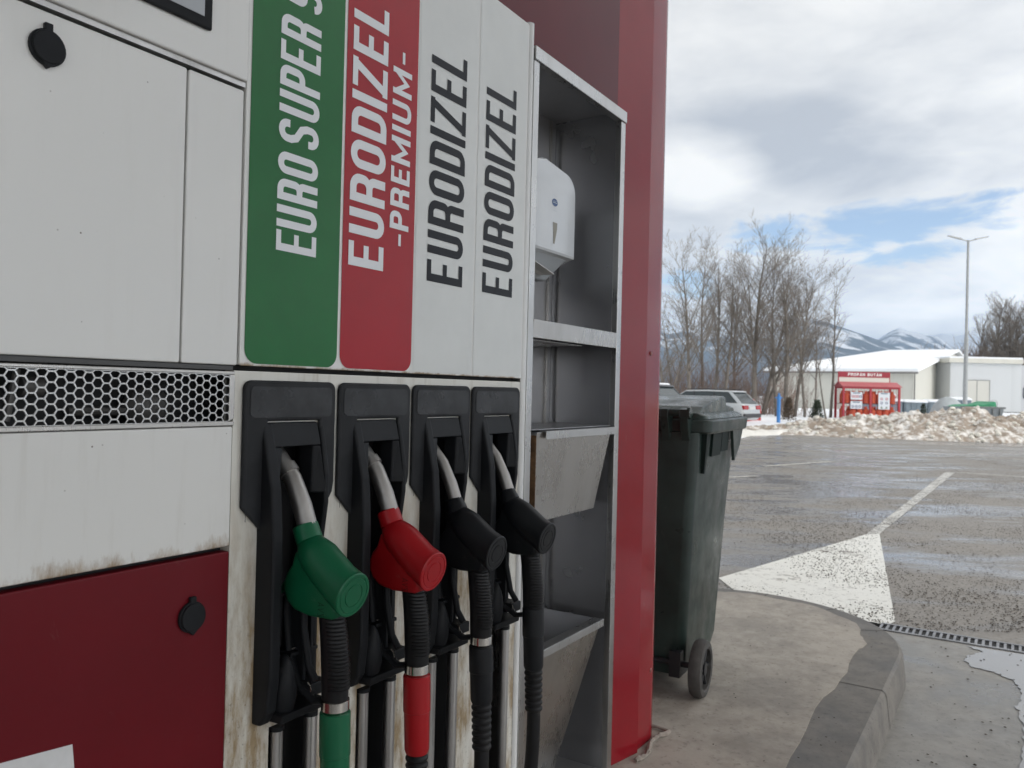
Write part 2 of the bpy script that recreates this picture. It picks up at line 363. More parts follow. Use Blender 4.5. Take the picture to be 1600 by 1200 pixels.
# ------------------------------------------------------------------ pump-island frame
TH = math.atan(790/1250.)
O = Vector((-0.39012, 1.15047, ISL)); RZ = R(90)-TH
DX = Vector((math.sin(TH), math.cos(TH), 0)); DY = Vector((-math.cos(TH), math.sin(TH), 0))
def LOC(s, y, z=0.): return O+DX*s+DY*y+Vector((0, 0, z))
def place(name, s, y, z, label, cat, group=None, rz=0.): return empty(name, LOC(s, y, z), RZ+rz, label, cat, group)

# ================================================================== GROUND
def sheet(name, pts, z, m, kind='structure'):
    b = MB(); b.add([(p[0], p[1], z) for p in pts], [tuple(range(len(pts)))]); o = b.build(name, m)
    o['kind'] = kind; return o
def asphalt_mat():
    m = bpy.data.materials.new('wet_asphalt'); m.use_nodes = True; T = NT(m.node_tree); p = T.n['Principled BSDF']; v = T.coord('Object')
    wet = T.noise(T.scale(v, (.55, 1.3, 1)), 1.1, 6, .62, .5); big = T.noise(T.scale(v, (.16, .5, 1)), 1., 4, .6)
    fine = T.noise(v, 130., 3, .7); mid = T.noise(v, 5.5, 5, .65)
    wm = T.ramp(T.math('ADD', T.math('MULTIPLY', wet, .65), T.math('MULTIPLY', big, .35)), .42, .60)
    dry = T.mix(mid, (.17, .15, .128), (.285, .262, .232)); wetc = T.mix(fine, (.150, .152, .160), (.225, .227, .235))  # wet tone lightened and blued, some sky reflection is in the colour
    col = T.mix(wm, dry, wetc)
    agg = T.noise(v, 34., 4, .75); col = T.mix(T.ramp(agg, .48, .66, 0., .6), col, (.10, .085, .07)); col = T.mix(T.ramp(agg, .44, .34, 0., .35), col, (.38, .37, .35))
    grit = T.voro(v, 46.); gm = T.math('MULTIPLY', T.ramp(grit, .36, .22), T.ramp(T.noise(v, 1.6, 5, .75), .44, .58))
    col = T.mix(T.math('MULTIPLY', gm, .75), col, (.035, .026, .018))
    T.l.new(col, p.inputs['Base Color'])
    T.l.new(T.math('ADD', T.ramp(wm, 0., 1., .55, .14), T.math('MULTIPLY', gm, .3)), p.inputs['Roughness'])
    p.inputs['IOR'].default_value = 1.5
    h = T.math('ADD', T.math('MULTIPLY', fine, .6), T.math('MULTIPLY', mid, .5))
    T.l.new(T.bump(h, .22, .004), p.inputs['Normal'])
    return m
def concrete_mat(name, c0, c1, rough=.75, wetpatch=0., bumps=.35, cracks=False):
    m = bpy.data.materials.new(name); m.use_nodes = True; T = NT(m.node_tree); p = T.n['Principled BSDF']; v = T.coord('Object')
    a = T.noise(v, 2.2, 6, .6, .3); b = T.noise(v, 42., 4, .7); c = T.noise(v, 11., 5, .65)
    col = T.mix(T.ramp(T.math('ADD', T.math('MULTIPLY', a, .6), T.math('MULTIPLY', c, .4)), .38, .62), c0, c1)
    col = T.mix(T.math('MULTIPLY', T.ramp(b, .52, .75), .55), col, tuple(x*.45 for x in c0))
    sp = T.voro(v, 23.); col = T.mix(T.math('MULTIPLY', T.ramp(sp, .07, .04), .9), col, (.035, .028, .022))
    rg = T.ramp(a, .35, .65, rough-.12, rough+.1)
    if wetpatch:
        wk = T.math('MULTIPLY', T.ramp(T.noise(v, 1.4, 5, .6, .5), .5, .6), wetpatch)
        col = T.mix(wk, col, tuple(x*.55 for x in c0)); rg = T.math('SUBTRACT', rg, T.math('MULTIPLY', wk, .35))
    if cracks:
        cr = T.voro(T.scale(v, (1, 1, 1)), 1.7, 'DISTANCE_TO_EDGE'); ns = T.noise(v, 6., 4)
        ck = T.math('MULTIPLY', T.ramp(T.math('ADD', cr, T.math('MULTIPLY', T.math('SUBTRACT', ns, .5), .02)), .006, .002), T.ramp(a, .5, .56)); col = T.mix(T.math('MULTIPLY', ck, .7), col, (.09, .08, .07))
    T.l.new(col, p.inputs['Base Color']); T.l.new(rg, p.inputs['Roughness'])
    T.l.new(T.bump(T.math('ADD', T.math('MULTIPLY', b, .5), c), bumps, .004), p.inputs['Normal'])
    return m
M['asphalt'] = asphalt_mat()
M['conc_isl'] = concrete_mat('island_concrete', (.27, .24, .205), (.42, .38, .33))
M['conc_kerb'] = concrete_mat('kerb_concrete', (.115, .108, .10), (.20, .185, .165), .7)
M['conc_slab'] = concrete_mat('forecourt_concrete', (.20, .19, .172), (.30, .285, .262), .5, wetpatch=.5)

g = MB(); g.add([(-9000, -3000, -.012), (9000, -3000, -.012), (9000, 9500, -.012), (-9000, 9500, -.012)], [(0, 1, 2, 3)])
struct(g.build('ground', M['snow']))
def wpt(s, y): p = LOC(s, y); return (p.x, p.y)
lot = [(-30, -30), (45, -30), (45, 21.0), (26, 22.2), (15, 23.6), (8.9, 25.3), (7.2, 24.0), (5.4, 20.3), (0, 17.5), (-12, 20), (-30, 20)]
sheet('lot', lot, 0., M['asphalt'])
# small strip of cleared access road between the snow strips near the parked cars
sheet('road', [(2., 24.), (8.2, 26.4), (12.6, 27.4), (12.6, 28.6), (7.5, 28.0), (1., 26.5)], -.004, M['asphalt'])
slab = [wpt(-9, -7.5), wpt(3.80, -7.5), wpt(3.80, 7.5), wpt(-9, 7.5)]
sheet('forecourt', slab, .006, M['conc_slab'])
# painted markings
def paint_mat():
    m = bpy.data.materials.new('worn_white_paint'); m.use_nodes = True; T = NT(m.node_tree); p = T.n['Principled BSDF']; v = T.coord('Object')
    a = T.noise(v, 16., 6, .75); b = T.noise(v, 2., 4)
    k = T.ramp(T.math('ADD', T.math('MULTIPLY', a, .6), T.math('MULTIPLY', b, .4)), .52, .66)
    gr_ = T.voro(v, 60.); k = T.math('MAXIMUM', k, T.math('MULTIPLY', T.ramp(gr_, .30, .18), T.ramp(T.noise(v, 2.2, 5, .7), .46, .58)))
    T.l.new(T.mix(k, (.74, .725, .67), (.24, .21, .175)), p.inputs['Base Color']); p.inputs['Roughness'].default_value = .42
    T.l.new(T.bump(a, .2, .002), p.inputs['Normal']); return m
def worn_mat():
    m = bpy.data.materials.new('faded_white_paint'); m.use_nodes = True; T = NT(m.node_tree); p = T.n['Principled BSDF']; v = T.coord('Object')
    a = T.noise(v, 9., 6, .75); k = T.ramp(a, .42, .56)
    T.l.new(T.mix(k, (.62, .60, .55), (.27, .25, .22)), p.inputs['Base Color']); p.inputs['Roughness'].default_value = .4; return m
M['paint'] = paint_mat(); M['worn'] = worn_mat()
sheet('road_marking', [wpt(4.44, .70), wpt(3.72, .2), wpt(3.6, -.3), wpt(4.04, -.404), wpt(7.04, .075), wpt(6.93, .17)], .004, M['paint'])
sheet('road_marking', [wpt(6.93, .17), wpt(7.04, .075), wpt(14.6, -.085), wpt(14.5, .06)], .004, M['worn'])
for (a, b, ww) in (((9.6, 3.3), (11.4, 2.35), .12), ((13.2, 2.7), (15.2, 2.0), .14), ((14.6, -.1), (14.6, -9), .12), ((19, 3.2), (19.5, -6), .1)):
    p, q = Vector(wpt(*a)), Vector(wpt(*b)); n_ = (q-p).normalized(); n_ = Vector((-n_.y, n_.x))*ww/2
    sheet('road_marking', [p+n_, q+n_, q-n_, p-n_], .004, M['worn'])
# drain channel across the forecourt
bd = MB(); bd.add([(3.80, -7.5, .002), (3.945, -7.5, .002), (3.945, 7.5, .002), (3.80, 7.5, .002)], [(0, 1, 2, 3)])
o = bd.build('drain_channel', M['dark']); o.location = LOC(0, 0)-Vector((0, 0, ISL-.002)); o.rotation_euler = (0, 0, RZ); struct(o)
bd = MB(); bd.box(3.803, 3.822, -6.5, -.35, .004, .012); bd.box(3.923, 3.942, -6.5, -.35, .004, .012)
yy = -6.5
while yy < -.36: bd.box(3.822, 3.923, yy, yy+.012, .003, .0105); yy += .031
o = bd.build('drain_grate', mat('grate_steel', (.30, .30, .31), .45, .7, vary=.3)); o.location = LOC(0, 0)-Vector((0, 0, ISL)); o.rotation_euler = (0, 0, RZ)
tag(o, 'steel drain grate running across the forecourt in front of the kerb', 'drain grate')
# water puddle on the slab
pud = [(1520, 1015)]
def puddle_mat():
    m = bpy.data.materials.new('puddle_water'); m.use_nodes = True; T = NT(m.node_tree); p = T.n['Principled BSDF']; v = T.coord('Object')
    p.inputs['Base Color'].default_value = (.30, .30, .305, 1); p.inputs['Roughness'].default_value = .04; p.inputs['IOR'].default_value = 1.6
    T.l.new(T.bump(T.noise(T.scale(v, (1, 1, 1)), 38., 3), .05, .003), p.inputs['Normal']); return m
M['puddle'] = puddle_mat()
random.seed(5)
edge = [(2.255, 3.93), (2.285, 3.84), (2.19, 3.79), (2.12, 3.70), (2.11, 3.62), (2.17, 3.56), (2.19, 3.46), (2.165, 3.36), (2.10, 3.26), (2.02, 3.16), (1.965, 3.05), (1.88, 2.9), (1.76, 2.72), (1.66, 2.58), (1.5, 2.3), (1.3, 1.9), (1.5, 1.6), (3.4, 1.2), (4.2, 2.2), (4.0, 2.95)]
pe = []
for i, (a, b) in enumerate(edge):
    c_, d_ = edge[(i+1) % len(edge)]
    for k in range(6):
        t = k/6.; pe.append((a+(c_-a)*t+random.uniform(-.008, .008), b+(d_-b)*t+random.uniform(-.008, .008)))
sheet('water', pe, .0095, M['puddle'])
# island: kerb stones and poured concrete infill
def isl_outline(r, n=28, y0=-.61, cy=.18, cx=2.87):
    pts = [(-6., cy-r)]; pts += [(cx+r*math.cos(a), cy+r*math.sin(a)) for a in [R(-90+180*k/n) for k in range(n+1)]]; pts += [(-6., cy+r)]
    return pts
def ringstrip(name, r0, r1, prof, m):
    pass
kb = MB(); n = 40; cx, cy = 2.93, .18
prof = [(.79-.55+.55, -.0), ]
secs = [(.752, -.14), (.738, -.022), (.733, -.009), (.722, 0.), (.50, .0), (.50, -.14)]
path = [(-6., -1, 'b')]
rings = []
straight = [(-6.+k*.99, None) for k in range(0)]
stations = [('l', -6.), ('l', -3.), ('l', -.5), ('l', .62), ('l', 1.55), ('l', 1.565), ('l', 2.46), ('l', 2.9)]+[('a', -90+180*k/n) for k in range(n+1)]+[('r', 2.9), ('r', -6.)]
rings = []
for kind, val in stations:
    rg = []
    for (r, zz_) in secs:
        if kind == 'l': rg.append((val, cy-r, zz_))
        elif kind == 'r': rg.append((val, cy+r, zz_))
        else: a = R(val); rg.append((cx+r*math.cos(a), cy+r*math.sin(a), zz_))
    rings.append(rg)
kb.loft(rings)
o = kb.build('kerb', M['conc_kerb'], smooth=28); o.location = LOC(0, 0); o.rotation_euler = (0, 0, RZ); struct(o)
jt = MB()
def jstrip(fn):
    pr_ = [(.7525, -.139), (.7388, -.0222), (.7338, -.0088), (.7222, .0008), (.56, .0008)]
    vs = [fn(r_, e_, zz_) for r_, zz_ in pr_ for e_ in (-.003, .003)]
    jt.add(vs, [(2*i, 2*i+1, 2*i+3, 2*i+2) for i in range(len(pr_)-1)])
for sx_ in (.62, 1.56, 2.46): jstrip(lambda r_, e_, zz_: (sx_+e_, cy-r_-.0006, zz_))
for a in (-60, -30, 0, 30, 60):
    jstrip(lambda r_, e_, zz_: (cx+(r_+.0006)*math.cos(R(a))-math.sin(R(a))*e_, cy+(r_+.0006)*math.sin(R(a))+math.cos(R(a))*e_, zz_))
o = jt.build('kerb_joints', mat('dark_joint', (.05, .045, .04), .9)); o.location = LOC(0, 0); o.rotation_euler = (0, 0, RZ); struct(o)
random.seed(3); ip = []
def jit(): return random.uniform(-.006, .006)
for k in range(80): ip.append((-6.+(8.93)*k/80, cy-.567+jit()+.010*math.sin(k*.8)))
for k in range(61):
    a = -90+180*k/60.; f = min(1, max(0, (a+90)/55.)); rr = .567+.083*f+jit()*.8+.012*math.sin(a*.21)
    ip.append((cx+rr*math.cos(R(a)), cy+rr*math.sin(R(a))))
ip += [(cx, cy+.62), (-6., cy+.62)]
ib = MB(); ib.prism(ip, -.1, .003, 'z'); o = ib.build('island', M['conc_isl']); o.location = LOC(0, 0); o.rotation_euler = (0, 0, RZ); struct(o)
# loose grit on the lot
rng = np.random.default_rng(11)
def grit(name, cnt, gen_pts, z, smin, smax, label):
    P = gen_pts(cnt); n = len(P); sz = rng.uniform(smin, smax, n)**1.0
    base = np.array([(1, 0, 0), (0, 1, 0), (-1, 0, 0), (0, -1, 0), (0, 0, .75), (0, 0, -.3)], float)
    ang = rng.uniform(0, 6.28, n); ca, sa = np.cos(ang), np.sin(ang)
    V = base[None]*sz[:, None, None]*(1+rng.uniform(-.35, .35, (n, 6, 1)))
    X = V[:, :, 0]*ca[:, None]-V[:, :, 1]*sa[:, None]; Y = V[:, :, 0]*sa[:, None]+V[:, :, 1]*ca[:, None]
    V = np.stack([X+P[:, 0:1], Y+P[:, 1:2], V[:, :, 2]*.8+z], -1).reshape(-1, 3)
    f = np.array([(0, 1, 4), (1, 2, 4), (2, 3, 4), (3, 0, 4)]); F = (f[None]+np.arange(n)[:, None, None]*6).reshape(-1, 3)
    me = bpy.data.meshes.new(name); me.from_pydata(V.tolist(), [], F.tolist()); me.materials.append(M['grit'])
    o = bpy.data.objects.new(name, me); COL.objects.link(o); o['kind'] = 'stuff'; tag(o, label, 'grit'); return o
M['grit'] = mat('brown_grit', (.050, .037, .026), .85, vary=.5, vscale=40)
def inpoly(P, poly):
    x, y = P[:, 0], P[:, 1]; c = np.zeros(len(P), bool); j = len(poly)-1
    for i in range(len(poly)):
        xi, yi = poly[i]; xj, yj = poly[j]
        c ^= ((yi > y) != (yj > y)) & (x < (xj-xi)*(y-yi)/(yj-yi+1e-12)+xi); j = i
    return c
def clump(P, k, seed):
    r = np.random.default_rng(seed); v = np.zeros(len(P))
    for i in range(14):
        a = r.uniform(0, 6.28); f = k*2**r.uniform(0, 3.2); v += np.sin((P[:, 0]*math.cos(a)+P[:, 1]*math.sin(a))*f+r.uniform(0, 6.28)+1.5*np.sin(P[:, 1]*f*.4+i))/ (1+.25*i)
    return v
def lot_pts(cnt):
    d = 4.2+(rng.random(cnt*3)**1.25)*13.; t = rng.uniform(-.05, .72, cnt*3); P = np.stack([d*t+.3, d], -1)
    q = P-np.array([O.x, O.y]); s_ = q@np.array([DX.x, DX.y]); y_ = q@np.array([DY.x, DY.y])
    ok = (s_ > 3.96) & ((s_-2.87)**2+(y_-.18)**2 > .8**2)
    c = clump(P, .9, 4); ok &= (c > rng.normal(-.35, .95, len(P)))
    return P[ok][:cnt]
grit('grit', 46000, lot_pts, .0045, .0026, .0066, 'brown gritting gravel scattered over the wet lot')
def slab_pts(cnt):
    P = np.stack([rng.uniform(1.1, 3.4, cnt*3), rng.uniform(1.9, 4.3, cnt*3)], -1)
    q = P-np.array([O.x, O.y]); s_ = q@np.array([DX.x, DX.y]); y_ = q@np.array([DY.x, DY.y])
    return P[(s_ < 3.78) & (y_ < -.62) & ((s_-2.87)**2+(y_-.18)**2 > .84**2)][:cnt]
grit('grit', 420, slab_pts, .011, .0025, .0065, 'sparse grit lying on the concrete forecourt and puddle')
def isl_pts(cnt):
    P = np.stack([rng.uniform(1.62, 3.3, cnt), rng.uniform(-.5, .6, cnt)], -1); Q = np.array([O.x, O.y])+P[:, :1]*np.array([DX.x, DX.y])+P[:, 1:]*np.array([DY.x, DY.y]); return Q
grit('grit', 45, isl_pts, ISL+.005, .002, .004, 'few dark grit grains on the island concrete')

# canopy over the pumps (its corner column stands beside the pump)
cb = MB(); cb.box(-9, 3.4, -7.0, 7.0, 4.5, 4.9)
o = cb.build('canopy', mat('canopy_soffit', (.62, .62, .62), .6)); o.location = LOC(0, 0); o.rotation_euler = (0, 0, RZ); struct(o)

# ================================================================== FUEL DISPENSER
pump = place('fuel_dispenser', 0, 0, 0, 'white and red fuel dispenser with four fuel grades and hexagon vent', 'fuel dispenser')
def pp(mb, name, m, **k): return mb.build(name, m, pump, **k)
# carcass
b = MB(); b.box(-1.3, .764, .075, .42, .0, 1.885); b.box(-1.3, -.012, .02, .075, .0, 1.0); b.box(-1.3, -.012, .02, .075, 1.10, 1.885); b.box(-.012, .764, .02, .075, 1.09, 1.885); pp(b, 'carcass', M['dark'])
BY = [.19*k for k in range(4)]
f = MB()
f.box(-.012, .040, 0, .02, 0, 1.0); f.box(-.012, .764, 0, .02, 1.0, 1.088)
for k in range(4):
    f.box(.161+BY[k], (.230+BY[k] if k < 3 else .764), 0, .02, .553, 1.0)
    f.box(.040+BY[k], .161+BY[k], 0, .02, .553, .566)
    f.box(.168+BY[k], (.258+BY[k] if k < 3 else .764), 0, .02, 0, .553)
f.box(.040, .068, 0, .02, 0, .553)
pp(f, 'front_panel', M['white_grime'])
b = MB(); b.box(.764, .768, .0, .42, 0, 1.885); pp(b, 'side_panel', M['steel'])
# rounded corner trim on the right edge
b = MB(); b.prism(rrect(.765, .787, -.006, .022, (.011, .011, 0, 0)), 0, 1.90, 'z'); pp(b, 'corner_trim', mat('white_corner_trim', (.72, .72, .71), .18), smooth=40)
b = MB(); b.box(.787, .792, .012, .05, 0, 1.89); pp(b, 'edge_strip', M['steel'])
# upper label panel
lp = MB(); lp.prism(rrect(-.006, .763, 1.0955, 1.892, (.004, .003, .006, .004)), -.004, .0, 'y'); lpo = pp(lp, 'label_panel', M['white_label'], bevel=.0015)
b = MB(); b.box(-.006, .763, .0, .018, 1.097, 1.885); pp(b, 'label_panel_frame', M['white'])
def lab(s0, s1, m, name, y=-.0048, rr=.022, z1=1.888):
    q = MB(); pts = rrect(s0, s1, 1.099, z1, (rr, rr, .0, .0), 8); q.add([(a, y, z) for a, z in pts], [tuple(range(len(pts)))]); return q.build(name, m, lpo)
lg = lab(.001, .1855, M['green_lab'], 'green_sticker'); lr = lab(.192, .3745, M['red_lab'], 'red_sticker')
M['sticker_white'] = mat('white_sticker', (.66, .67, .65), .25, vary=.04, bump=.04, bscale=200, bdist=.0006)
lw1 = lab(.3795, .5655, M['sticker_white'], 'white_sticker', -.0046, .003); lw2 = lab(.5715, .757, M['sticker_white'], 'white_sticker', -.0046, .003)
def wr(word, xs, base_s, h, t, m, name, parent, y=-.0054):
    """word reading upward: u = height z, v = towards -s from the baseline"""
    q = MB(); pl = lambda u, v, d: (base_s-v, y-d, u)
    for ch, (a, b_) in zip(word, xs): glyph(q, ch, a, b_-a, h, t, pl, 0.)
    bpm = q
    me = bpm.build(name, m, parent, solid=-1); return me
EX = [(1.271, 1.302), (1.307, 1.340), (1.348, 1.380), (1.388, 1.421), (1.437, 1.471), (1.480, 1.513), (1.520, 1.552), (1.558, 1.588), (1.596, 1.629), (1.650, 1.683), (1.691, 1.724)]
wr('EUROSUPER95', EX, .1335, .0805, .0115, M['txt_white'], 'lettering', lg)
DZ = [(1.271, 1.312), (1.3245, 1.368), (1.379, 1.426), (1.4355, 1.483), (1.492, 1.539), (1.549, 1.563), (1.571, 1.619), (1.629, 1.670), (1.682, 1.723)]
wr('EURODIZEL', DZ, .2915, .086, .0150, M['txt_white'], 'lettering', lr)
PX = [(1.322, 1.343), (1.351, 1.383), (1.391, 1.424), (1.433, 1.461), (1.469, 1.515), (1.524, 1.5345), (1.543, 1.579), (1.590, 1.637), (1.648, 1.669)]
wr('-PREMIUM-', PX, .357, .051, .0100, M['txt_white'], 'lettering', lr)
wr('EURODIZEL', DZ, .5265, .1125, .0152, M['txt_black'], 'lettering', lw1)
wr('EURODIZEL', DZ, .7125, .1150, .0152, M['txt_black'], 'lettering', lw2)
# hydraulic side doors
b = MB(); b.prism(rrect(-1.3, -.1015, 1.0955, 1.4885, (.003,)*4), -.002, .016, 'y'); d1 = pp(b, 'door', M['white'], bevel=.002, seg=3)
b = MB(); b.prism(rrect(-.0985, -.0085, 1.0955, 1.4885, (.003,)*4), -.002, .016, 'y'); pp(b, 'narrow_panel', M['white'], bevel=.002, seg=3)
b = MB(); b.prism(rrect(-1.3, -.0085, 1.5, 1.95, (.004,)*4), -.010, .016, 'y'); hd = pp(b, 'head_panel', M['white'], bevel=.003, seg=3)
b = MB(); b.box(-1.3, -.0085, -.004, .016, 1.4925, 1.4995); pp(b, 'head_lip', M['alu'])
b = MB(); b.prism([(-.6, 1.5455), (-.075, 1.5455), (-.075, 1.9), (-.6, 1.9)], -.0165, -.0102, 'y'); fr = b.build('display_frame', M['black'], hd, bevel=.002)
b = MB(); b.box(-.585, -.0885, -.0175, -.0166, 1.5595, 1.88); b.build('display_glass', M['glass'], hd)
b = MB(); b.prism(rrect(-1.3, -.0135, .8385, 1.0085, (.002, .003, .003, .002)), -.002, .016, 'y'); pp(b, 'lower_panel', M['white_edge'], bevel=.002, seg=3)
b = MB(); b.prism(rrect(-1.3, -.0135, 0.06, .8315, (.002, .003, .003, .002)), -.002, .016, 'y'); rp = pp(b, 'red_door', M['red_panel'], bevel=.003, seg=3)
b = MB(); b.add([(-.45, -.0024, .60), (-.45, -.0024, .658), (-.2315, -.0024, .6365), (-.2315+.009, -.0024, .55), (-.45, -.0024, .55)][::1], [(0, 1, 2, 3, 4)]); b.build('paper_sticker', mat('white_paper_sticker', (.62, .62, .62), .6, vary=.08, vscale=25), rp)
def cap(s, z, parent):
    q = MB(); n = 28
    for (r0, r1, y0, y1) in ((.0205, .0205, -.002, -.007), (.0190, .0180, -.007, -.0105)):
        ra = [[(s+r*math.cos(2*math.pi*k/n), y, z+r*math.sin(2*math.pi*k/n)*1.02) for k in range(n)] for r, y in ((r0, y0), (r1, y1))]; q.loft(ra)
    q.box(s-.0045, s+.0045, -.0085, -.0025, z+.016, z+.0275); q.prism([(s-.009, z-.016), (s, z-.0245), (s+.009, z-.016)], -.0095, -.0025)
    return q.build('lock_cover', M['black'], parent, bevel=.0008)
cap(-.284, 1.4465, d1); cap(-.074, .752, rp)
# vent grille
vg = MB(); vp = .0127; cs = vp*.866; z0, z1 = 1.0095, 1.0865; zb0, zb1 = 1.0155, 1.0820
R0 = vp/math.sqrt(3)
for i in range(46):
    cxh = -.026-i*cs
    for j in range(-1, 7):
        czh = zb0+vp*.5+j*vp+(vp*.5 if i % 2 else 0)-.0002
        if czh-vp*.5 > zb1-.001 or czh+vp*.5 < zb0+.001: continue
        oc = []; ic = []
        for k in range(6):
            a = R(60*k); oc.append((cxh+R0*math.cos(a), min(zb1, max(zb0, czh+R0*math.sin(a)))))
            ic.append((cxh+R0*.855*math.cos(a), min(zb1-.0008, max(zb0+.0008, czh+R0*.855*math.sin(a)))))
        vs = [(a, -.003, b_) for a, b_ in oc]+[(a, -.003, b_) for a, b_ in ic]+[(a, -.0012, b_) for a, b_ in ic]
        vg.add(vs, [(k, (k+1) % 6, 6+(k+1) % 6, 6+k) for k in range(6)]+[(6+k, 6+(k+1) % 6, 12+(k+1) % 6, 12+k) for k in range(6)])
gr = pp(vg, 'vent_grille', M['steel_bright'])
b = MB(); b.box(-1.3, -.0125, -.0036, .010, z0, zb0); b.box(-1.3, -.0125, -.0036, .010, zb1, z1); b.prism([(-.0215, zb0), (-.0125, zb0+.004), (-.0125, zb1), (-.0215, zb1)], -.0036, .004); b.build('grille_frame', M['steel'], gr, bevel=.001)
b = MB(); b.box(-1.3, -.0125, .002, .012, 1.0885, 1.0945); b.build('grille_lip', mat('dark_grey_lip', (.07, .07, .07), .5), gr)
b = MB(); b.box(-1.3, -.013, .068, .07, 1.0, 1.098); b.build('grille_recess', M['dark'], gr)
b = MB(); b.ball((-.117, .045, 1.035), (.035, .02, .028)); b.tube([(-.30, .03, 1.02), (-.29, .03, 1.08)], .004, 8); b.tube([(-.285, .035, 1.06), (-.26, .035, 1.06)], .012, 10); b.tube([(-.22, .05, 1.03), (-.13, .04, 1.03)], .006, 8); b.build('motor_part', mat('grey_pump_part', (.10, .095, .09), .5, .3, vary=.3), gr, smooth=40)
# nozzle boots
def make_boot():
    q = MB(); pl = [(.036, .855), (.002, .890)]+[(.002, 1.061)]+arc(.016, 1.061, .014, .014, 180, 90)[1:]+arc(.170, 1.061, .014, .014, 90, 0)+[(.184, .915), (.181, .898), (.160, .866), (.150, .866), (.150, 1.0145), (.046, 1.0145), (.046, .855)]
    q.prism(pl, -.0075, -.0002, 'y'); plate = q.build('nozzle_holder', M['black_dusty'], pump, bevel=.003, seg=3)
    # raised frame round the label field
    q = MB(); q.ribbon([(.008, .87), (.008, 1.069), (.178, 1.069), (.178, .90)], .0012, lambda u, v, d: (u, -.0077-d, v), 0.); q.build('label_rim', M['dark'], plate, solid=-1)
    q = MB(); q.prism(rrect(.012, .174, 1.020, 1.066, (.008,)*4), -.0083, -.0075, 'y'); q.build('label_field', mat('scuffed_label', (.026, .027, .029), .36, spec=.3, vary=.5, vscale=22, rvary=.15, rscale=14) if 'lf' not in M else M['lf'], plate)
    # hood and cheeks
    wl = [(.03, 1.012), (-.006, 1.0125), (-.016, .975), (-.030, .915), (-.036, .84), (-.036, .64), (-.030, .590), (-.016, .568), (.03, .5665)]
    q = MB(); q.prism(wl, .036, .056, 'x')
    wr_ = [(.03, 1.012), (-.006, 1.0125), (-.014, .975), (-.022, .93), (-.022, .885), (-.010, .80), (-.004, .70), (-.004, .5665), (.03, .5665)]
    q.prism(wr_, .150, .1605, 'x')
    q.build('cheek', M['black'], plate, bevel=.004, seg=3)
    q = MB(); q.hexa([(.050, -.015, .9755), (.147, -.015, .9755), (.147, .02, .985), (.050, .02, .985), (.050, -.005, 1.0125), (.147, -.005, 1.0125), (.147, .02, 1.0125), (.050, .02, 1.0125)])
    q.hexa([(.050, -.030, .90), (.066, -.006, .90), (.066, .02, .90), (.050, .02, .90), (.050, -.015, .9755), (.071, -.013, .9755), (.071, .02, .9755), (.050, .02, .9755)])
    q.hexa([(.134, -.006, .90), (.152, -.024, .90), (.152, .02, .90), (.134, .02, .90), (.132, -.012, .9755), (.1465, -.014, .9755), (.1465, .02, .9755), (.132, .02, .9755)])
    q.build('hood', M['black'], plate, bevel=.003, seg=3)
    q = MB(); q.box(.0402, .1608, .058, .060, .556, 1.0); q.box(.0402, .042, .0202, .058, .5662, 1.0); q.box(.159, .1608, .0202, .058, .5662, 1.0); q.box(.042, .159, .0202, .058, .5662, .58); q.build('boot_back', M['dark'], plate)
    # lower lobe, cradle, bracket and hook
    q = MB(); q.ball((.076, -.022, .616), (.020, .020, .050), 14, 10, lambda p: Vector((p.x*(1-.35*max(p.z, 0)/.05), p.y, p.z)))
    q.build('scoop', M['black'], plate, smooth=60)
    q = MB(); q.hexa([(.056, -.040, .570), (.149, -.040, .570), (.149, .02, .5668), (.056, .02, .5668), (.056, -.042, .583), (.149, -.042, .583), (.149, .02, .583), (.056, .02, .583)]); q.box(.102, .138, -.050, .02, .598, .618); q.box(.106, .112, -.03, .02, .618, .74); q.box(.130, .136, -.02, .02, .618, .76); q.box(.090, .146, -.02, .02, .655, .662)
    q.build('cradle', M['black'], plate, bevel=.002)
    q = MB(); q.tube([(.098, -.048, .622), (.098, -.054, .618), (.099, -.056, .610), (.103, -.055, .604), (.107, -.052, .606)], .0013, 6); q.build('wire_hook', M['chrome'], plate); q = MB(); q.tube([(.100, -.01, .665), (.125, -.022, .668)], .0012, 6); q.build('spring_pin', M['chrome'], plate)
    # hose bay below: two guide tubes in a dark recess
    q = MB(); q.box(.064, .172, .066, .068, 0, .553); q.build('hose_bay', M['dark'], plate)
    for s_ in (.083, .152):
        q = MB(); q.tube([(s_, -.001, .0), (s_, -.001, .545)], .0095 if s_ < .1 else .0105, 14); q.build('guide_tube', M['alu'], plate, smooth=50)
        q = MB(); q.tube([(s_, -.001, .545), (s_, -.001, .552)], .0115, 14); q.build('tube_cap', M['black'], plate, smooth=50)
    return plate
boot = make_boot()
for k in range(1, 4):
    c = copy_tree(boot, pump); c.location = (BY[k], 0, 0)

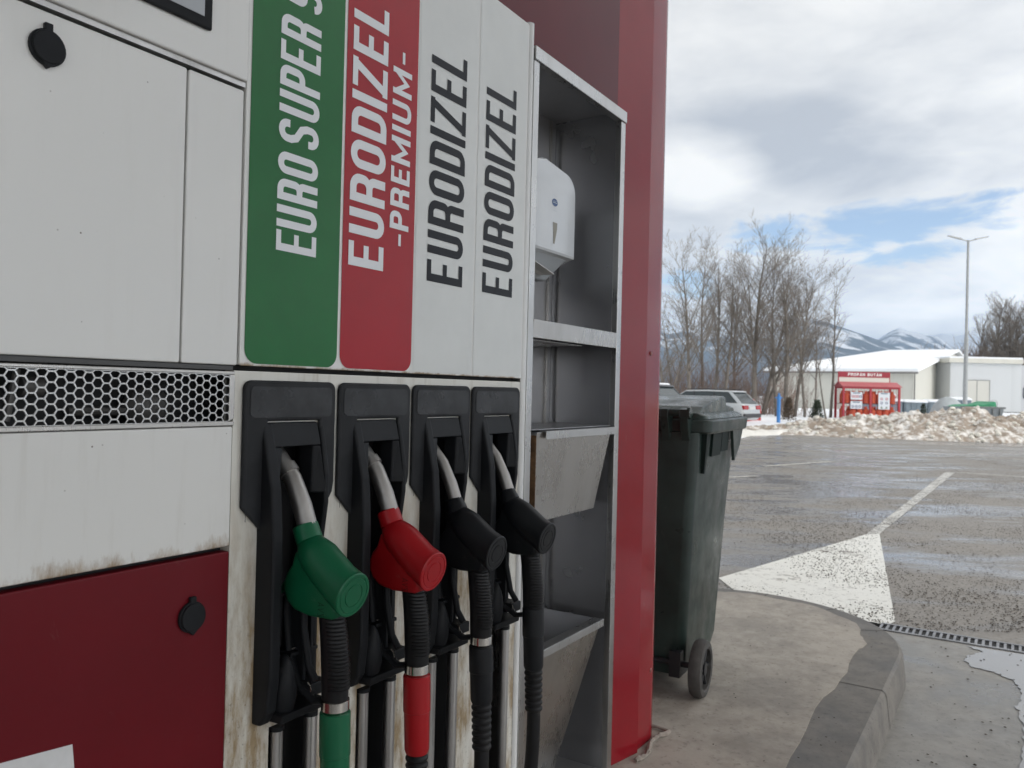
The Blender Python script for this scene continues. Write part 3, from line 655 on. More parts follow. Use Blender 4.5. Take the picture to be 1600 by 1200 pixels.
# ================================================================== NOZZLES
def vlerp(a, b, t): return tuple(x+(y_-x)*t for x, y_ in zip(a, b))
def ring_at(c, ax, r, n=20, sx=1.):
    ax = Vector(ax).normalized(); u = Vector((1, 0, 0)); u = (u-ax*u.dot(ax)).normalized(); v_ = ax.cross(u)
    return [tuple(Vector(c)+u*r*sx*math.cos(2*math.pi*k/n)+v_*r*math.sin(2*math.pi*k/n)) for k in range(n)]
def make_nozzle(k, m, label, ring=True, slv=None, z_sleeve=.475, slv_m=None):
    root = place('fuel_nozzle', BY[k]+.103, 0, 0, label, 'fuel nozzle', 'fuel nozzles hanging in the dispenser')
    def bb(q, name, mm, par=root, **kw): return q.build(name, mm, par, **kw)
    # spout
    r = .0150 if k < 2 else .0125
    q = MB(); q.tube([(-.012, .048, .985), (-.006, .022, .955), (-.002, -.002, .925), (0, -.022, .885), (0, -.040, .842)], [r*.82, r*.86, r*.93, r, r], 20); sp = bb(q, 'spout', M['spout'], smooth=50)
    if k < 2:
        q = MB(); q.tube([(-.0045, .012, .943), (-.003, .003, .932)], [r*1.06, r*1.08], 20); q.build('spout_collar', M['spout'], sp, smooth=40)
    # body: neck, barrel and rear lobe
    q = MB(); rings = []
    for c, ax, rr, sx in (((0, -.028, .857), (0, -.45, -.89), r+.0012, 1), ((0, -.0295, .855), (0, -.45, -.89), r+.0045, 1), ((0, -.0400, .834), (0, -.5, -.86), .0203, 1.), ((0, -.0405, .833), (0, -.5, -.86), .0188, 1.), ((0, -.0415, .832), (0, -.52, -.86), .0205, 1.), ((0, -.050, .822), (0, -.6, -.8), .0262, 1.04), ((0, -.062, .811), (0, -.75, -.66), .0298, 1.0), ((0, -.084, .794), (0, -.84, -.5), .0310, .97), ((0, -.108, .777), (0, -.93, -.32), .0318, .97), ((0, -.128, .766), (0, -.97, -.22), .0335, 1.)):
        rings.append(ring_at(c, ax, rr, 24, sx))
    q.loft(rings)
    body = bb(q, 'body', m, smooth=48, bevel=0)
    q = MB(); pr = [(-.022, .798), (-.012, .786), (-.006, .772), (-.007, .755), (-.014, .742), (-.030, .731), (-.060, .7265), (-.108, .728), (-.118, .740), (-.112, .775), (-.08, .80), (-.05, .822), (-.030, .822)]
    q.prism(pr, -.0215, .0215, 'x'); lo = q.build('lower_body', m, body, bevel=.0095, seg=5)
    for p_ in lo.data.polygons: p_.use_smooth = True
    # neck seam + end cap
    ax = Vector((0, -.975, -.22)).normalized(); c0 = Vector((0, -.128, .766))
    q = MB(); q.loft([ring_at(c0, ax, .0335, 36), ring_at(c0+ax*.003, ax, .0335, 36), ring_at(c0+ax*.0046, ax, .0320, 36), ring_at(c0+ax*.0046, ax, .0285, 36), ring_at(c0+ax*.0036, ax, .0280, 36), ring_at(c0+ax*.0036, ax, .0262, 36), ring_at(c0+ax*.0046, ax, .0256, 36), ring_at(c0+ax*.0046, ax, .0180, 36), ring_at(c0+ax*.0038, ax, .0176, 36), ring_at(c0+ax*.0038, ax, .0166, 36), ring_at(c0+ax*.0050, ax, .0160, 36)])
    q.build('end_cap', m, body, smooth=35)
    # flat dark strokes that paint the shade of the embossed mark on the flank
    q = MB(); pl = lambda u, v, d: (-.0218-d, -.083-v, .7305+u)
    for i, ch in enumerate('ZVA'): glyph(q, ch, i*.0078, .0062, .012, .0009, pl, .0001)
    q.build('emboss_shade', M['mark'], body, solid=-1)
    # trigger and guard
    q = MB(); q.prism([(.004, .772), (.020, .752), (.016, .745), (-.002, .757)], -.006, .006, 'x'); q.build('lever_tab', m, body, bevel=.002)
    q = MB(); q.tube([(0, .000, .762), (0, .004, .72), (0, -.004, .66), (0, -.022, .615), (0, -.060, .596), (0, -.090, .604)], .0055, 10, sx=1.5); bb(q, 'trigger_guard', M['black'], smooth=50)
    q = MB(); q.tube([(0, -.03, .75), (0, -.032, .70), (0, -.045, .645), (0, -.060, .625)], .006, 8); bb(q, 'trigger', M['black'], smooth=50)
    # grip
    q = MB(); rings = []
    nseg = 26
    for i in range(nseg+1):
        t = i/nseg; zc = .738-.130*t; yc = -.088-.012*t-.004*math.sin(t*3.1); rr = .0190+.0022*math.sin(t*2.6)
        rings.append([(math.cos(2*math.pi*j/24)*rr*.88, yc+math.sin(2*math.pi*j/24)*rr*1.05, zc) for j in range(24)])
    q.loft(rings); grip = bb(q, 'grip', M['rubber'], smooth=50)
    q = MB()
    for i in range(19):
        t = (i+2.)/23; zc = .738-.130*t; yc = -.088-.012*t-.004*math.sin(t*3.1); rr = .0190+.0022*math.sin(t*2.6)
        q.tube([(math.cos(a)*rr*.9, yc+math.sin(a)*rr*1.07, zc) for a in [R(180+12+(200-24)*j/14) for j in range(15)]], .0014, 5)
    q.build('grip_ribs', M['rubber'], grip, smooth=50)
    y0 = -.1015
    if ring:
        q = MB(); q.tube([(0, y0, .6085), (0, y0, .6075), (0, y0, .594), (0, y0, .5925), (0, y0, .589)], [.0195, .0208, .0208, .0195, .0185], 28); bb(q, 'swivel_ring', M['chrome'], smooth=40)
    zt = .590 if ring else .620
    q = MB(); zm = (zt+z_sleeve)/2+.004
    q.tube([(0, y0, zt), (0, y0, zt-.002), (0, y0-.002, zm+.001), (0, y0-.002, zm), (0, y0-.004, z_sleeve+.006), (0, y0-.004, z_sleeve)], [.0215, .0228, .0228, .0216, .0206, .0188], 28); bb(q, 'sleeve', slv_m or m, smooth=35)
    # bend restrictor, then hose
    q = MB(); ze = z_sleeve-.085; pts = []; rad = []
    for i in range(29):
        t = i/28; pts.append((0, y0-.004-.003*t, z_sleeve-.001+(ze-z_sleeve)*t)); rad.append(.0172-.001*t if i % 4 < 2 else .0192-.001*t)
    q.tube(pts, rad, 24); bb(q, 'bend_restrictor', M['rubber'], smooth=25)
    q = MB(); pts = [(0, y0-.007, ze+.004), (0, y0-.007, ze-.06), (-.004, y0-.004, ze-.14), (-.012, y0+.004, ze-.22), (-.016, y0+.02, .10), (-.010, y0+.045, .045), (0, y0+.075, .035), (.004, y0+.11, .06), (.004, y0+.13, .12), (.004, .038, .30), (.004, .038, .52)]
    # smooth path
    P = [Vector(p) for p in pts]; sm = []
    for i in range(len(P)-1):
        p0 = P[max(i-1, 0)]; p1 = P[i]; p2 = P[i+1]; p3 = P[min(i+2, len(P)-1)]
        for j in range(6):
            t = j/6.; sm.append(.5*((2*p1)+(-p0+p2)*t+(2*p0-5*p1+4*p2-p3)*t*t+(-p0+3*p1-3*p2+p3)*t**3))
    sm.append(P[-1]); q.tube(sm, .0140, 18); bb(q, 'hose', M['rubber'], smooth=60)
    return root
M['mark'] = mat('mark_shade', (.004, .012, .008), .5, spec=.2)
M['spout'] = brushed('worn_spout_aluminium', (.40, .385, .37), .46, .6)
make_nozzle(0, M['green'], 'green fuel nozzle hanging under the green label', True, z_sleeve=.455)
make_nozzle(1, M['redn'], 'red fuel nozzle hanging under the red premium label', True, z_sleeve=.461)
make_nozzle(2, M['blackn'], 'black fuel nozzle with metal swivel ring next to the red one', True, z_sleeve=.484)
make_nozzle(3, M['blackn'], 'black fuel nozzle without metal ring nearest the steel cabinet', False, z_sleeve=.494)

# ================================================================== STEEL CABINET
cab = place('service_cabinet', 0, 0, 0, 'open stainless steel service cabinet with shelf and two waste bins', 'cabinet')
def cc(q, name, m, **k): return q.build(name, m, cab, **k)
q = MB(); q.box(.793, .818, .0, .018, 0, 1.826); q.box(1.270, 1.297, .0, .018, 0, 1.826); q.box(.793, 1.297, -.004, .018, 1.8265, 1.8575); cc(q, 'frame', M['steel_bright'], bevel=.0015)
q = MB(); q.box(.795, .798, .018, .215, 0, 1.855); q.box(1.290, 1.293, .018, .215, 0, 1.855); q.box(.798, 1.290, .212, .215, 0, 1.855); q.box(.798, 1.290, .018, .212, 1.852, 1.855); q.box(.8, 1.29, .018, .212, 0.0, .02); cc(q, 'inner_box', M['steel_dark'])
q = MB(); q.box(1.271, 1.2745, .018, .211, .02, 1.8515); cc(q, 'side_liner', mat('stainless_liner', (.40, .40, .41), .24, .85, vary=.12, vscale=3, rvary=.06, rscale=4))
q = MB(); q.box(1.236, 1.243, .205, .211, .02, 1.85); q.box(1.05, 1.056, .205, .211, .02, 1.85); cc(q, 'corner_seam', M['steel'])
q = MB(); q.hexa([(.819, .002, 1.192), (1.269, .002, 1.192), (1.269, .006, 1.192), (.819, .006, 1.192), (.819, -.001, 1.2345), (1.269, -.001, 1.2345), (1.269, .006, 1.2345), (.819, .006, 1.2345)]); q.box(.819, 1.269, .006, .20, 1.2315, 1.2345); q.box(.819, 1.1, .02, .19, 1.188, 1.1905); cc(q, 'shelf', M['steel'], bevel=.001)
# tilted waste bins
def wbin(zt, zb, yt, yb, s0, s1, dt, lip):
    q = MB(); q.hexa([(s0+.02, yb, zb), (s1-dt-.006, yb, zb), (s1-dt-.006, yb+.003, zb), (s0+.02, yb+.003, zb), (s0+.0, yt, zt), (s1-.006, yt, zt), (s1-.006, yt+.003, zt), (s0, yt+.003, zt)]); bo = cc(q, 'waste_bin', M['steel'], bevel=.001)
    q = MB(); q.hexa([(s1-dt-.008, yb+.003, zb), (s1-dt-.006, yb+.003, zb), (s1-dt-.006, .19, zb), (s1-dt-.008, .19, zb), (s1-.008, yt+.003, zt), (s1-.006, yt+.003, zt), (s1-.006, .20, zt), (s1-.008, .20, zt)]); q.box(s0, s1-.008, .198, .2005, zb, zt); q.box(s0+.02, s1-dt-.008, yb+.003, .19, zb, zb+.003); q.box(s0, s0+.002, yt+.003, .198, zb, zt); q.build('bin_body', M['steel_dark'], bo)
    q = MB(); q.box(lip[0], lip[1], yt-.006, yt+.022, zt-.0, zt+.0025); q.box(lip[0], lip[1], yt-.0085, yt-.006, zt-.017, zt+.0025); q.build('bin_lip', M['steel_bright'], bo, bevel=.0008)
wbin(.972, .752, -.004, .030, .838, 1.246, .030, (.868, 1.262))
wbin(.447, .03, .010, .10, .830, 1.240, .10, (.830, 1.232))
q = MB(); q.box(.82, 1.268, .012, .19, .9765, .978); cc(q, 'bin_cover', M['steel_dark'])
q = MB(); q.box(.836, .8375, -.003, .02, .76, .965); cc(q, 'rusty_edge', mat('rust_brown', (.16, .085, .04), .8, vary=.5, vscale=60))
# screw marks
# paper towel dispenser
td = place('towel_dispenser', 0, 0, 0, 'white plastic paper towel dispenser mounted inside the steel cabinet', 'towel dispenser')
q = MB(); F_ = lambda x0, x1, zb, zt, rt: [(x0, zb), (x1, zb)]+arc(x1-rt, zt-rt*.8-.0, rt, rt*.8, 0, 90, 8)+[( (x0+x1)/2-.02, zt+.012)]+arc(x0+rt, zt-rt*.8, rt, rt*.8, 90, 180, 8)
A0 = F_(.800, 1.072, 1.410, 1.628, .060); A1 = F_(.806, 1.066, 1.412, 1.618, .058)
q.loft([[(a, .195, b_) for a, b_ in F_(.795, 1.085, 1.375, 1.640, .062)], [(a, .085, b_) for a, b_ in F_(.797, 1.080, 1.398, 1.636, .060)], [(a, .045, b_) for a, b_ in A0], [(a, .034, b_) for a, b_ in F_(.803, 1.069, 1.411, 1.622, .058)], [(a, .030, b_) for a, b_ in F_(.812, 1.062, 1.416, 1.608, .055)]]); c_ = q.build('cover', M['disp'], td, smooth=35)
q = MB(); q.hexa([(.86, .09, 1.352), (1.02, .09, 1.352), (1.02, .195, 1.352), (.86, .195, 1.352), (.80, .05, 1.4095), (1.06, .05, 1.4095), (1.06, .195, 1.3745), (.80, .195, 1.3745)]); q.build('base_tray', M['disp_grey'], td, bevel=.003)
q = MB(); q.add([(.948, .0294, 1.486), (.970, .0294, 1.486), (.969, .0294, 1.470), (.958, .0294, 1.433), (.951, .0294, 1.433), (.950, .0294, 1.466)], [tuple(range(6))]); q.build('window', mat('sight_window', (.22, .20, .15), .3), td, solid=-1)
q = MB(); q.add([(.955+.0145*math.cos(R(a)), .0293, 1.535+.0095*math.sin(R(a))) for a in range(0, 360, 20)], [tuple(range(18))]); q.build('blue_badge', mat('blue_badge', (.03, .08, .22), .4), td, solid=-1)
q = MB(); q.ribbon([(.944, 1.5345), (.966, 1.5345)], .0016, lambda u, v, d: (u, .0291, v), 0); q.ribbon([(.947, 1.538), (.963, 1.538)], .0010, lambda u, v, d: (u, .0290, v), 0); q.ribbon([(.942, 1.552), (.968, 1.552)], .0008, lambda u, v, d: (u, .0291, v), 0); q.ribbon([(.942, 1.515), (.968, 1.515)], .0008, lambda u, v, d: (u, .0291, v), 0); q.build('badge_print', mat('badge_print', (.45, .5, .55), .5), td, solid=-1)
q = MB(); q.loft([[(.83, .12, 1.372), (.99, .12, 1.362), (.99, .12, 1.364), (.83, .12, 1.374)], [(.82, .06, 1.388), (.985, .07, 1.362), (.985, .07, 1.3645), (.82, .06, 1.39)], [(.83, .03, 1.385), (.97, .035, 1.359), (.97, .035, 1.3605), (.83, .03, 1.3865)]]); q.build('paper_sheet', M['paper'], td)

# ================================================================== CANOPY COLUMN
colm = place('canopy_column', 0, 0, 0, 'tall glossy red clad canopy column behind the steel cabinet', 'column')
q = MB(); q.box(.60, 1.300, .028, .034, 1.862, 4.5); q.build('back_panel', M['red_panel2'] if 'red_panel2' in M else mat('shaded_red_cladding', (.11, .006, .011), .22, spec=.16, vary=.08, vscale=3, bump=.05, bscale=3, bdist=.01), colm)  # cladding red darkened in its colour for the dark canopy it reflects
q = MB()
def colsec(poly, name, m):
    b_ = MB(); b_.prism(poly, .004, 4.5, 'z'); return b_.build(name, m, colm, smooth=30, bevel=.0)
colsec([(1.299, .036), (1.300, .028), (1.458, -.010), (1.461, -.006), (1.461, .4), (1.299, .4)], 'cover_panel', M['red_col'])
colsec([(1.4615, -.002), (1.560, -.006)]+arc(1.568, .044, .050, .050, -80, 0, 10)+[(1.618, .38), (1.4615, .38)], 'corner_panel', M['red_col'])
q = MB()
for (s_, z_, y_) in ((1.505, 1.19, -.0045), (1.555, .22, -.006)): q.ball((s_, y_, z_), (.007, .004, .007), 10, 6)
q.build('rivet', mat('red_rivet', (.30, .10, .09), .4), colm, smooth=60)
q = MB(); pts = []
random.seed(8)
for i in range(30): t = i/29.; s_ = 1.40+.27*t if t < .8 else 1.616+.028; pts.append((min(1.40+.30*t, 1.648), -.030-.012*math.sin(t*9)+(max(0, t-.82)*1.1), .010+random.uniform(-.002, .003)))
q.tube(pts, [.006+random.uniform(-.0015, .0025) for _ in pts], 6); q.build('sealant_bead', mat('grey_sealant', (.30, .26, .225), .8, vary=.3, vscale=50), colm)

# ================================================================== WHEELIE BIN
BR = R(5.)
wb = empty('wheelie_bin', LOC(1.985, .005, .003), RZ+BR, 'dark green two wheeled rubbish bin standing behind the red column', 'wheelie bin')
def wbp(q, name, m, par=wb, **k): return q.build(name, m, par, **k)
W_ = .58
def brow(x0, x1, y0, y1, z, r=.035):
    return [(a, b_, z) for a, b_ in rrect(x0, x1, y0, y1, (r,)*4, 4)]
q = MB(); q.loft([brow(.055, .50, .055, W_-.055, .045), brow(.030, .53, .045, W_-.045, .10), brow(.0, .585, .02, W_-.02, .62), brow(-.010, .625, .0, W_, .93)]); body = wbp(q, 'body', M['bin'], smooth=50)
q = MB(); q.loft([brow(.02, .665, -.030, W_+.03, .925, .03), brow(.005, .675, -.038, W_+.038, .932, .03), brow(.005, .690, -.040, W_+.04, .972, .03), brow(.01, .685, -.036, W_+.036, .976, .03)]); q.build('rim', M['bin'], body, smooth=35, bevel=.002)
POCKET = mat('bin_pocket_shade', (.008, .016, .014), .6, spec=.2)  # near-black colour paints the shade of the pockets under the rim
for (a0, a1, zb, yo) in ((.040, .085, .78, -.020), (.185, .325, .835, -.009), (.335, .455, .845, -.009)):
    q = MB(); q.hexa([(a0+(.03 if a0 < .1 else 0), -.003, zb), (a1, -.003, zb), (a1, .02, zb), (a0+(.03 if a0 < .1 else 0), .02, zb), (a0, yo, .9305), (a1, yo, .9305), (a1, .02, .9305), (a0, .02, .9305)]); q.build('rib_pocket_shade', POCKET, body)
q = MB(); q.prism([(.46, .926), (.655, .926), (.600, .86), (.50, .80)], -.022, -.010, 'y'); q.prism([(.46, .926), (.655, .926), (.600, .86), (.50, .80)], W_+.01, W_+.022, 'y'); q.build('corner_gusset', M['bin'], body)
# lid: flat at the hinge, raised hump, front lip
q = MB(); y0_, y1_ = .035, W_-.035
def lrow(x0, x1, ya, yb, z, r=.03): return brow(x0, x1, ya, yb, z, r)
q.loft([lrow(.015, .675, -.022, W_+.022, .977), lrow(.02, .668, -.018, W_+.018, .990), lrow(.03, .62, .0, W_, 1.000)]); lid = wbp(q, 'lid', M['bin_lid'], smooth=35, bevel=.002)
q = MB(); hp = [(.03, .995), (.08, 1.022), (.20, 1.043), (.42, 1.062), (.455, 1.056), (.462, 1.028), (.60, 1.016), (.625, .995)]
q.prism(hp, .008, W_-.008, 'y'); q.build('lid_hump', M['bin_lid'], lid, bevel=.006, seg=3)
q = MB(); q.tube([(-.035, .04, 1.000), (-.035, W_-.04, 1.000)], .013, 14)
for yy_ in (.03, .10, W_-.13, W_-.06): q.prism([(-.050, .985), (-.050, 1.012), (-.02, 1.018), (.03, .998), (.03, .93), (-.012, .90)], yy_, yy_+.03, 'y')
hb = wbp(q, 'handle', M['bin'], bevel=.003)
q = MB(); q.tube([(-.035, .022, 1.0), (-.035, .032, 1.0)], .022, 18); q.build('hinge_cap', M['bin_lid'], hb, smooth=40)
q = MB(); q.tube([(.02, .02, .1), (.02, W_-.02, .1)], .011, 12); q.box(-.002, .10, .05, .09, .055, .145); q.box(-.002, .10, W_-.09, W_-.05, .055, .145); wbp(q, 'axle', M['rim'])
for yy_ in (-.045, W_-.005):
    n = 36; q = MB()
    prof = [(.070, .004), (.078, .0), (.094, .004), (.100, .014), (.1005, .025), (.100, .036), (.094, .046), (.078, .050), (.070, .046)]
    rings = [[(.012+r_*math.cos(2*math.pi*k/n), yy_+d_, .0995+r_*math.sin(2*math.pi*k/n)) for r_, d_ in prof] for k in range(n+1)]
    q.loft(rings, cap=False); wh = wbp(q, 'wheel', M['tyre'], smooth=35)
    q = MB(); q.tube([(.012, yy_+.006, .0995), (.012, yy_+.044, .0995)], .022, 16); q.tube([(.012, yy_+.022, .0995), (.012, yy_+.030, .0995)], .072, 30)
    for k in range(6):
        a = 2*math.pi*k/6; q.tube([(.012+.018*math.cos(a), yy_+.018, .0995+.018*math.sin(a)), (.012+.07*math.cos(a), yy_+.018, .0995+.07*math.sin(a))], .008, 6)
    q.build('rim', M['rim'], wh, smooth=40)

# ================================================================== STREET LAMP
lamp = empty('street_lamp', (27.2, 48, 0), 0, 'tall grey double armed street lamp beyond the snow pile', 'street lamp')
q = MB(); q.tube([(0, 0, 0), (0, 0, 5.0)], [.13, .115], 14); q.tube([(0, 0, 5.0), (0, 0, 10.85)], [.085, .065], 12); q.build('pole', M['lamp_steel'], lamp, smooth=50)
for sgn in (-1, 1):
    q = MB(); q.tube([(0, 0, 10.78), (sgn*.5, 0, 10.92)], .035, 8); arm = q.build('arm', M['lamp_steel'], lamp)
    q = MB(); q.hexa([(sgn*.42, -.13, 10.88), (sgn*1.22, -.10, 11.07), (sgn*1.22, .10, 11.07), (sgn*.42, .13, 10.88), (sgn*.42, -.09, 10.96), (sgn*1.20, -.07, 11.12), (sgn*1.20, .07, 11.12), (sgn*.42, .09, 10.96)]); q.build('lamp_head', M['lamp_steel'], arm)

# ================================================================== BUILDINGS
def clad_mat(name, c, scale=3., k=.12):
    m = bpy.data.materials.new(name); m.use_nodes = True; T = NT(m.node_tree); p = T.n['Principled BSDF']; v = T.coord('Object'); sx, sy, sz = T.sep(v)
    wv = T.math('FRACT', T.math('MULTIPLY', T.math('ADD', sx, T.math('MULTIPLY', sy, 1.)), scale)); ln = T.ramp(wv, .0, .12, 1., 0.)
    col = T.mix(T.math('MULTIPLY', ln, k*2), c, tuple(x*.55 for x in c)); col = T.mix(T.math('MULTIPLY', T.ramp(T.noise(T.scale(v, (.5, .5, .12)), 1.5, 5), .4, .75), k), col, tuple(x*.7 for x in c))
    T.l.new(col, p.inputs['Base Color']); p.inputs['Roughness'].default_value = .55; return m
M['hall'] = clad_mat('cream_cladding', (.60, .59, .53), 1.2); M['hall2'] = clad_mat('white_cladding', (.56, .575, .58), .16, .06)
M['snowroof'] = mat('roof_snow', (.84, .86, .88), .7, bump=.3, bscale=.8, bdist=.2)
hall = empty('industrial_hall', (37.6, 75, 0), math.atan2(.8, .6), 'long cream industrial hall with snow covered roof behind the gas cage', 'building')
# local x = away along the gable wall, local y = along the front wall to the left
L1, L2, ze, zr = 24., 13.6, 3.9, 6.95
q = MB(); q.add([(0, 0, -.1), (0, L2, -.1), (L1*2, L2, -.1), (L1*2, 0, -.1), (0, 0, ze), (0, L2, ze), (L1*2, L2, ze), (L1*2, 0, ze), (L1, 0, zr-.15), (L1, L2-6.5, zr-.15)], [(0, 4, 5, 1), (0, 3, 7, 8, 4), (3, 2, 6, 7), (1, 5, 9, 6, 2), (4, 8, 9, 5), (8, 7, 6, 9)])
q.build('wall', M['hall'], hall)
q = MB(); e = .5
def rs(z): return [(-e, -e, ze-.1+z), (-e, L2+e, ze-.1+z), (L1, L2-6.5, zr+z), (L1, -e, zr+z)]
q.hexa(rs(0)+rs(.28)); q.hexa([(2*L1+e, -e, ze-.1), (L1, -e, zr), (L1, L2-6.5, zr), (2*L1+e, L2+e, ze-.1), (2*L1+e, -e, ze+.18), (L1, -e, zr+.28), (L1, L2-6.5, zr+.28), (2*L1+e, L2+e, ze+.18)]); q.build('roof', M['snowroof'], hall)
q = MB(); q.box(-e-.06, -e+.06, -e, L2+e, ze-.30, ze-.13); q.tube([(-.15, -.15, 0), (-.15, -.15, ze-.2)], .07, 8); q.build('gutter', mat('gutter', (.20, .19, .18), .6), hall)
sh = empty('storage_building', (44.9, 82, 0), 0, 'flat roofed white storage building with double door behind the street lamp', 'building')
q = MB(); q.box(0, 7.3, 0, 18, 0, 5.1); q.build('wall', M['hall2'], sh)
q = MB(); q.box(-.25, 7.35, -.25, 18.2, 5.1, 5.55); q.build('parapet', mat('parapet_cream', (.60, .585, .52), .6, vary=.08, vscale=.6), sh)
q = MB(); q.box(-.2, 7.3, -.2, 18.1, 5.55, 5.72); q.build('roof_snow', M['snowroof'], sh)
q = MB(); q.box(1.45, 4.0, -.06, -.0, .15, 3.3); dr = q.build('door', mat('door_cream', (.56, .55, .50), .5), sh)
q = MB()
for a in (1.41, 2.70, 4.0): q.box(a, a+.05, -.09, -.0, .15, 3.34)
q.box(1.41, 4.05, -.09, 0, 3.3, 3.36); q.build('door_frame', mat('door_frame_grey', (.25, .25, .25), .5), dr)
q = MB(); q.box(-.02, 7.32, -.05, 0, 0, .14); q.build('plinth', mat('dark_plinth', (.05, .05, .05), .8), sh)
q = MB(); q.box(7.32, 14., .6, 16., 0, 5.0); q.build('annex_wall', mat('annex_grey', (.50, .51, .52), .6), sh)
q = MB(); q.box(7.9, 9.6, .5, .6, 1.6, 2.7); q.build('window', mat('annex_window', (.10, .12, .15), .2), sh)

# ================================================================== GAS BOTTLE CAGE
CR = mat('cage_red_paint', (.36, .030, .042), .45, vary=.08, vscale=2)
cg = empty('gas_bottle_cage', (17.0, 41, 0), 0, 'red gas bottle cage with PROPAN BUTAN sign behind the snow pile', 'gas cage')
q = MB()
for (a, b_) in ((0, 0), (1.38, 0), (2.85, 0), (0, 1.), (2.85, 1.)): q.box(a-.05, a+.05, b_-.05, b_+.05, 0, 1.78)
for z_ in (.05, 1.70):
    q.box(0.05, 2.80, -.04, .04, z_, z_+.09); q.box(0.05, 2.80, .96, 1.04, z_, z_+.09); q.box(-.04, .04, .05, .95, z_, z_+.09); q.box(2.81, 2.89, .05, .95, z_, z_+.09)
q.build('frame', CR, cg)
q = MB(); q.box(.05, 2.80, .05, .95, .90, .93); q.box(.05, 2.80, .05, .95, .10, .13); q.build('shelf', mat('cage_shelf', (.08, .08, .09), .6), cg)
q = MB()
for i in range(1, 19):
    a = 2.85*i/19; q.box(a-.006, a+.006, -.006, .006, .14, 1.70)
for i in range(1, 5): q.box(.05, 2.8, -.012, -.007, .14+.31*i, .15+.31*i)
for i in range(1, 6): q.box(-.006, .006, i/6-.006, i/6+.006, .14, 1.70)
q.build('mesh_bars', CR, cg)
q = MB(); q.prism([(-.10, 1.79), (1.10, 1.79), (1.10, 1.82), (.5, 2.06), (-.10, 1.82)], -.10, 2.95, 'x'); q.build('roof', mat('cage_roof_red', (.42, .10, .11), .5, vary=.12, vscale=3), cg)
q = MB(); q.box(-.10, -.05, .48, .52, 1.8, 2.58); q.box(2.55, 2.60, .48, .52, 1.8, 2.58); sgf = q.build('sign_post', CR, cg)
q = MB(); q.box(-.05, 2.55, .465, .535, 2.28, 2.58); sg = q.build('sign_board', mat('sign_red', (.30, .020, .035), .4), cg)
q = MB(); q.box(-.05, 2.55, .475, .525, 2.05, 2.28); q.build('white_strip', mat('sign_white', (.66, .65, .58), .5), cg)
M['sgl'] = mat('sign_letters', (.75, .74, .72), .5); q = MB(); xx = .40
for ch in 'PROPAN BUTAN':
    if ch == ' ': xx += .10; q.build('lettering', M['sgl'], sg, solid=-1); q = MB(); continue
    glyph(q, ch, xx, .125, .15, .036, lambda u, v, d: (u, .463-d*20, 2.355+v), 0.); xx += .152
q.build('lettering', M['sgl'], sg, solid=-1)
def board(x0, x1, z0_, z1_, icons, head):
    q = MB(); q.box(x0, x1, -.030, -.018, z0_, z1_); bo = q.build('notice_board', mat('notice_white', (.62, .65, .68), .5), cg)
    q = MB(); q.box(x0+.14*(x1-x0)*1.4, x1-.14*(x1-x0)*1.4, -.033, -.0305, z1_-.075, z1_-.03); q.build('heading', mat('notice_heading', (.06, .10, .16), .5), bo)
    rp_, bp_ = MB(), MB(); gp_ = MB()
    for (ix, iz, c) in icons:
        cx_, cz_ = x0+(x1-x0)*ix, z0_+(z1_-z0_)*iz; r_ = .052
        (rp_ if c == 'r' else bp_ if c == 'b' else gp_).ribbon([(cx_+r_*math.cos(R(t)), cz_+r_*math.sin(R(t))) for t in (range(0, 360, 30) if c != 't' else (90, 210, 330))], .028, lambda u, v, d: (u, -.0335, v), 0, True)
    if rp_.v: rp_.build('red_pictogram', mat('pictogram_red', (.42, .03, .04), .5), bo, solid=-1)
    if bp_.v: bp_.build('blue_pictogram', mat('pictogram_blue', (.03, .04, .14), .5), bo, solid=-1)
    if gp_.v: gp_.build('triangle_pictogram', mat('pictogram_olive', (.09, .13, .06), .5), bo, solid=-1)
board(.36, .95, 1.13, 1.52, [(.17, .42, 'r'), (.4, .42, 'r'), (.62, .42, 'r'), (.85, .42, 'b')], 0)
board(.36, .95, .66, 1.05, [(.2, .3, 'b'), (.5, .3, 'b'), (.8, .3, 'b')], 0)
board(1.78, 2.36, .66, 1.52, [(.28, .62, 'r'), (.72, .62, 'r'), (.28, .38, 'b'), (.72, .38, 'b'), (.28, .10, 't'), (.72, .10, 't')], 0)
OR = mat('orange_bottle_paint', (.62, .105, .035), .4, vary=.12, vscale=4)
def make_bottle():
    r = empty('gas_bottle', (0, 0, 0), 0, 'orange gas bottle standing in the red cage', 'gas bottle', 'orange gas bottles in the cage')
    q = MB(); q.tube([(0, 0, 0), (0, 0, .02), (0, 0, .42), (0, 0, .50), (0, 0, .54), (0, 0, .55)], [.12, .148, .148, .12, .06, .03], 16); q.build('cylinder', OR, r, smooth=50)
    q = MB(); q.tube([(0, 0, .54), (0, 0, .62)], .022, 8); q.build('valve', M['chrome'], r); q = MB(); q.tube([(0, 0, .52), (0, 0, .65)], .075, 14, cap=False); q.build('collar', OR, r); return r
bt = None
for lv, z_ in enumerate((.13, .93)):
    for row, y_ in enumerate((.22, .74)):
        for i in range(8):
            if (i*7+lv*3+row*5) % 11 == 0: continue
            c = make_bottle() if bt is None else copy_tree(bt)
            if bt is None: bt = c
            c.location = (17.0+.25+i*.335, 41+y_, z_); c['group'] = 'orange gas bottles in the cage'
            c['label'] = 'orange gas bottle on the %s shelf of the red cage, %s row' % (('lower', 'upper')[lv], ('front', 'rear')[row])
            c['group'] = 'orange gas bottles, %s shelf %s row' % (('lower', 'upper')[lv], ('front', 'rear')[row])

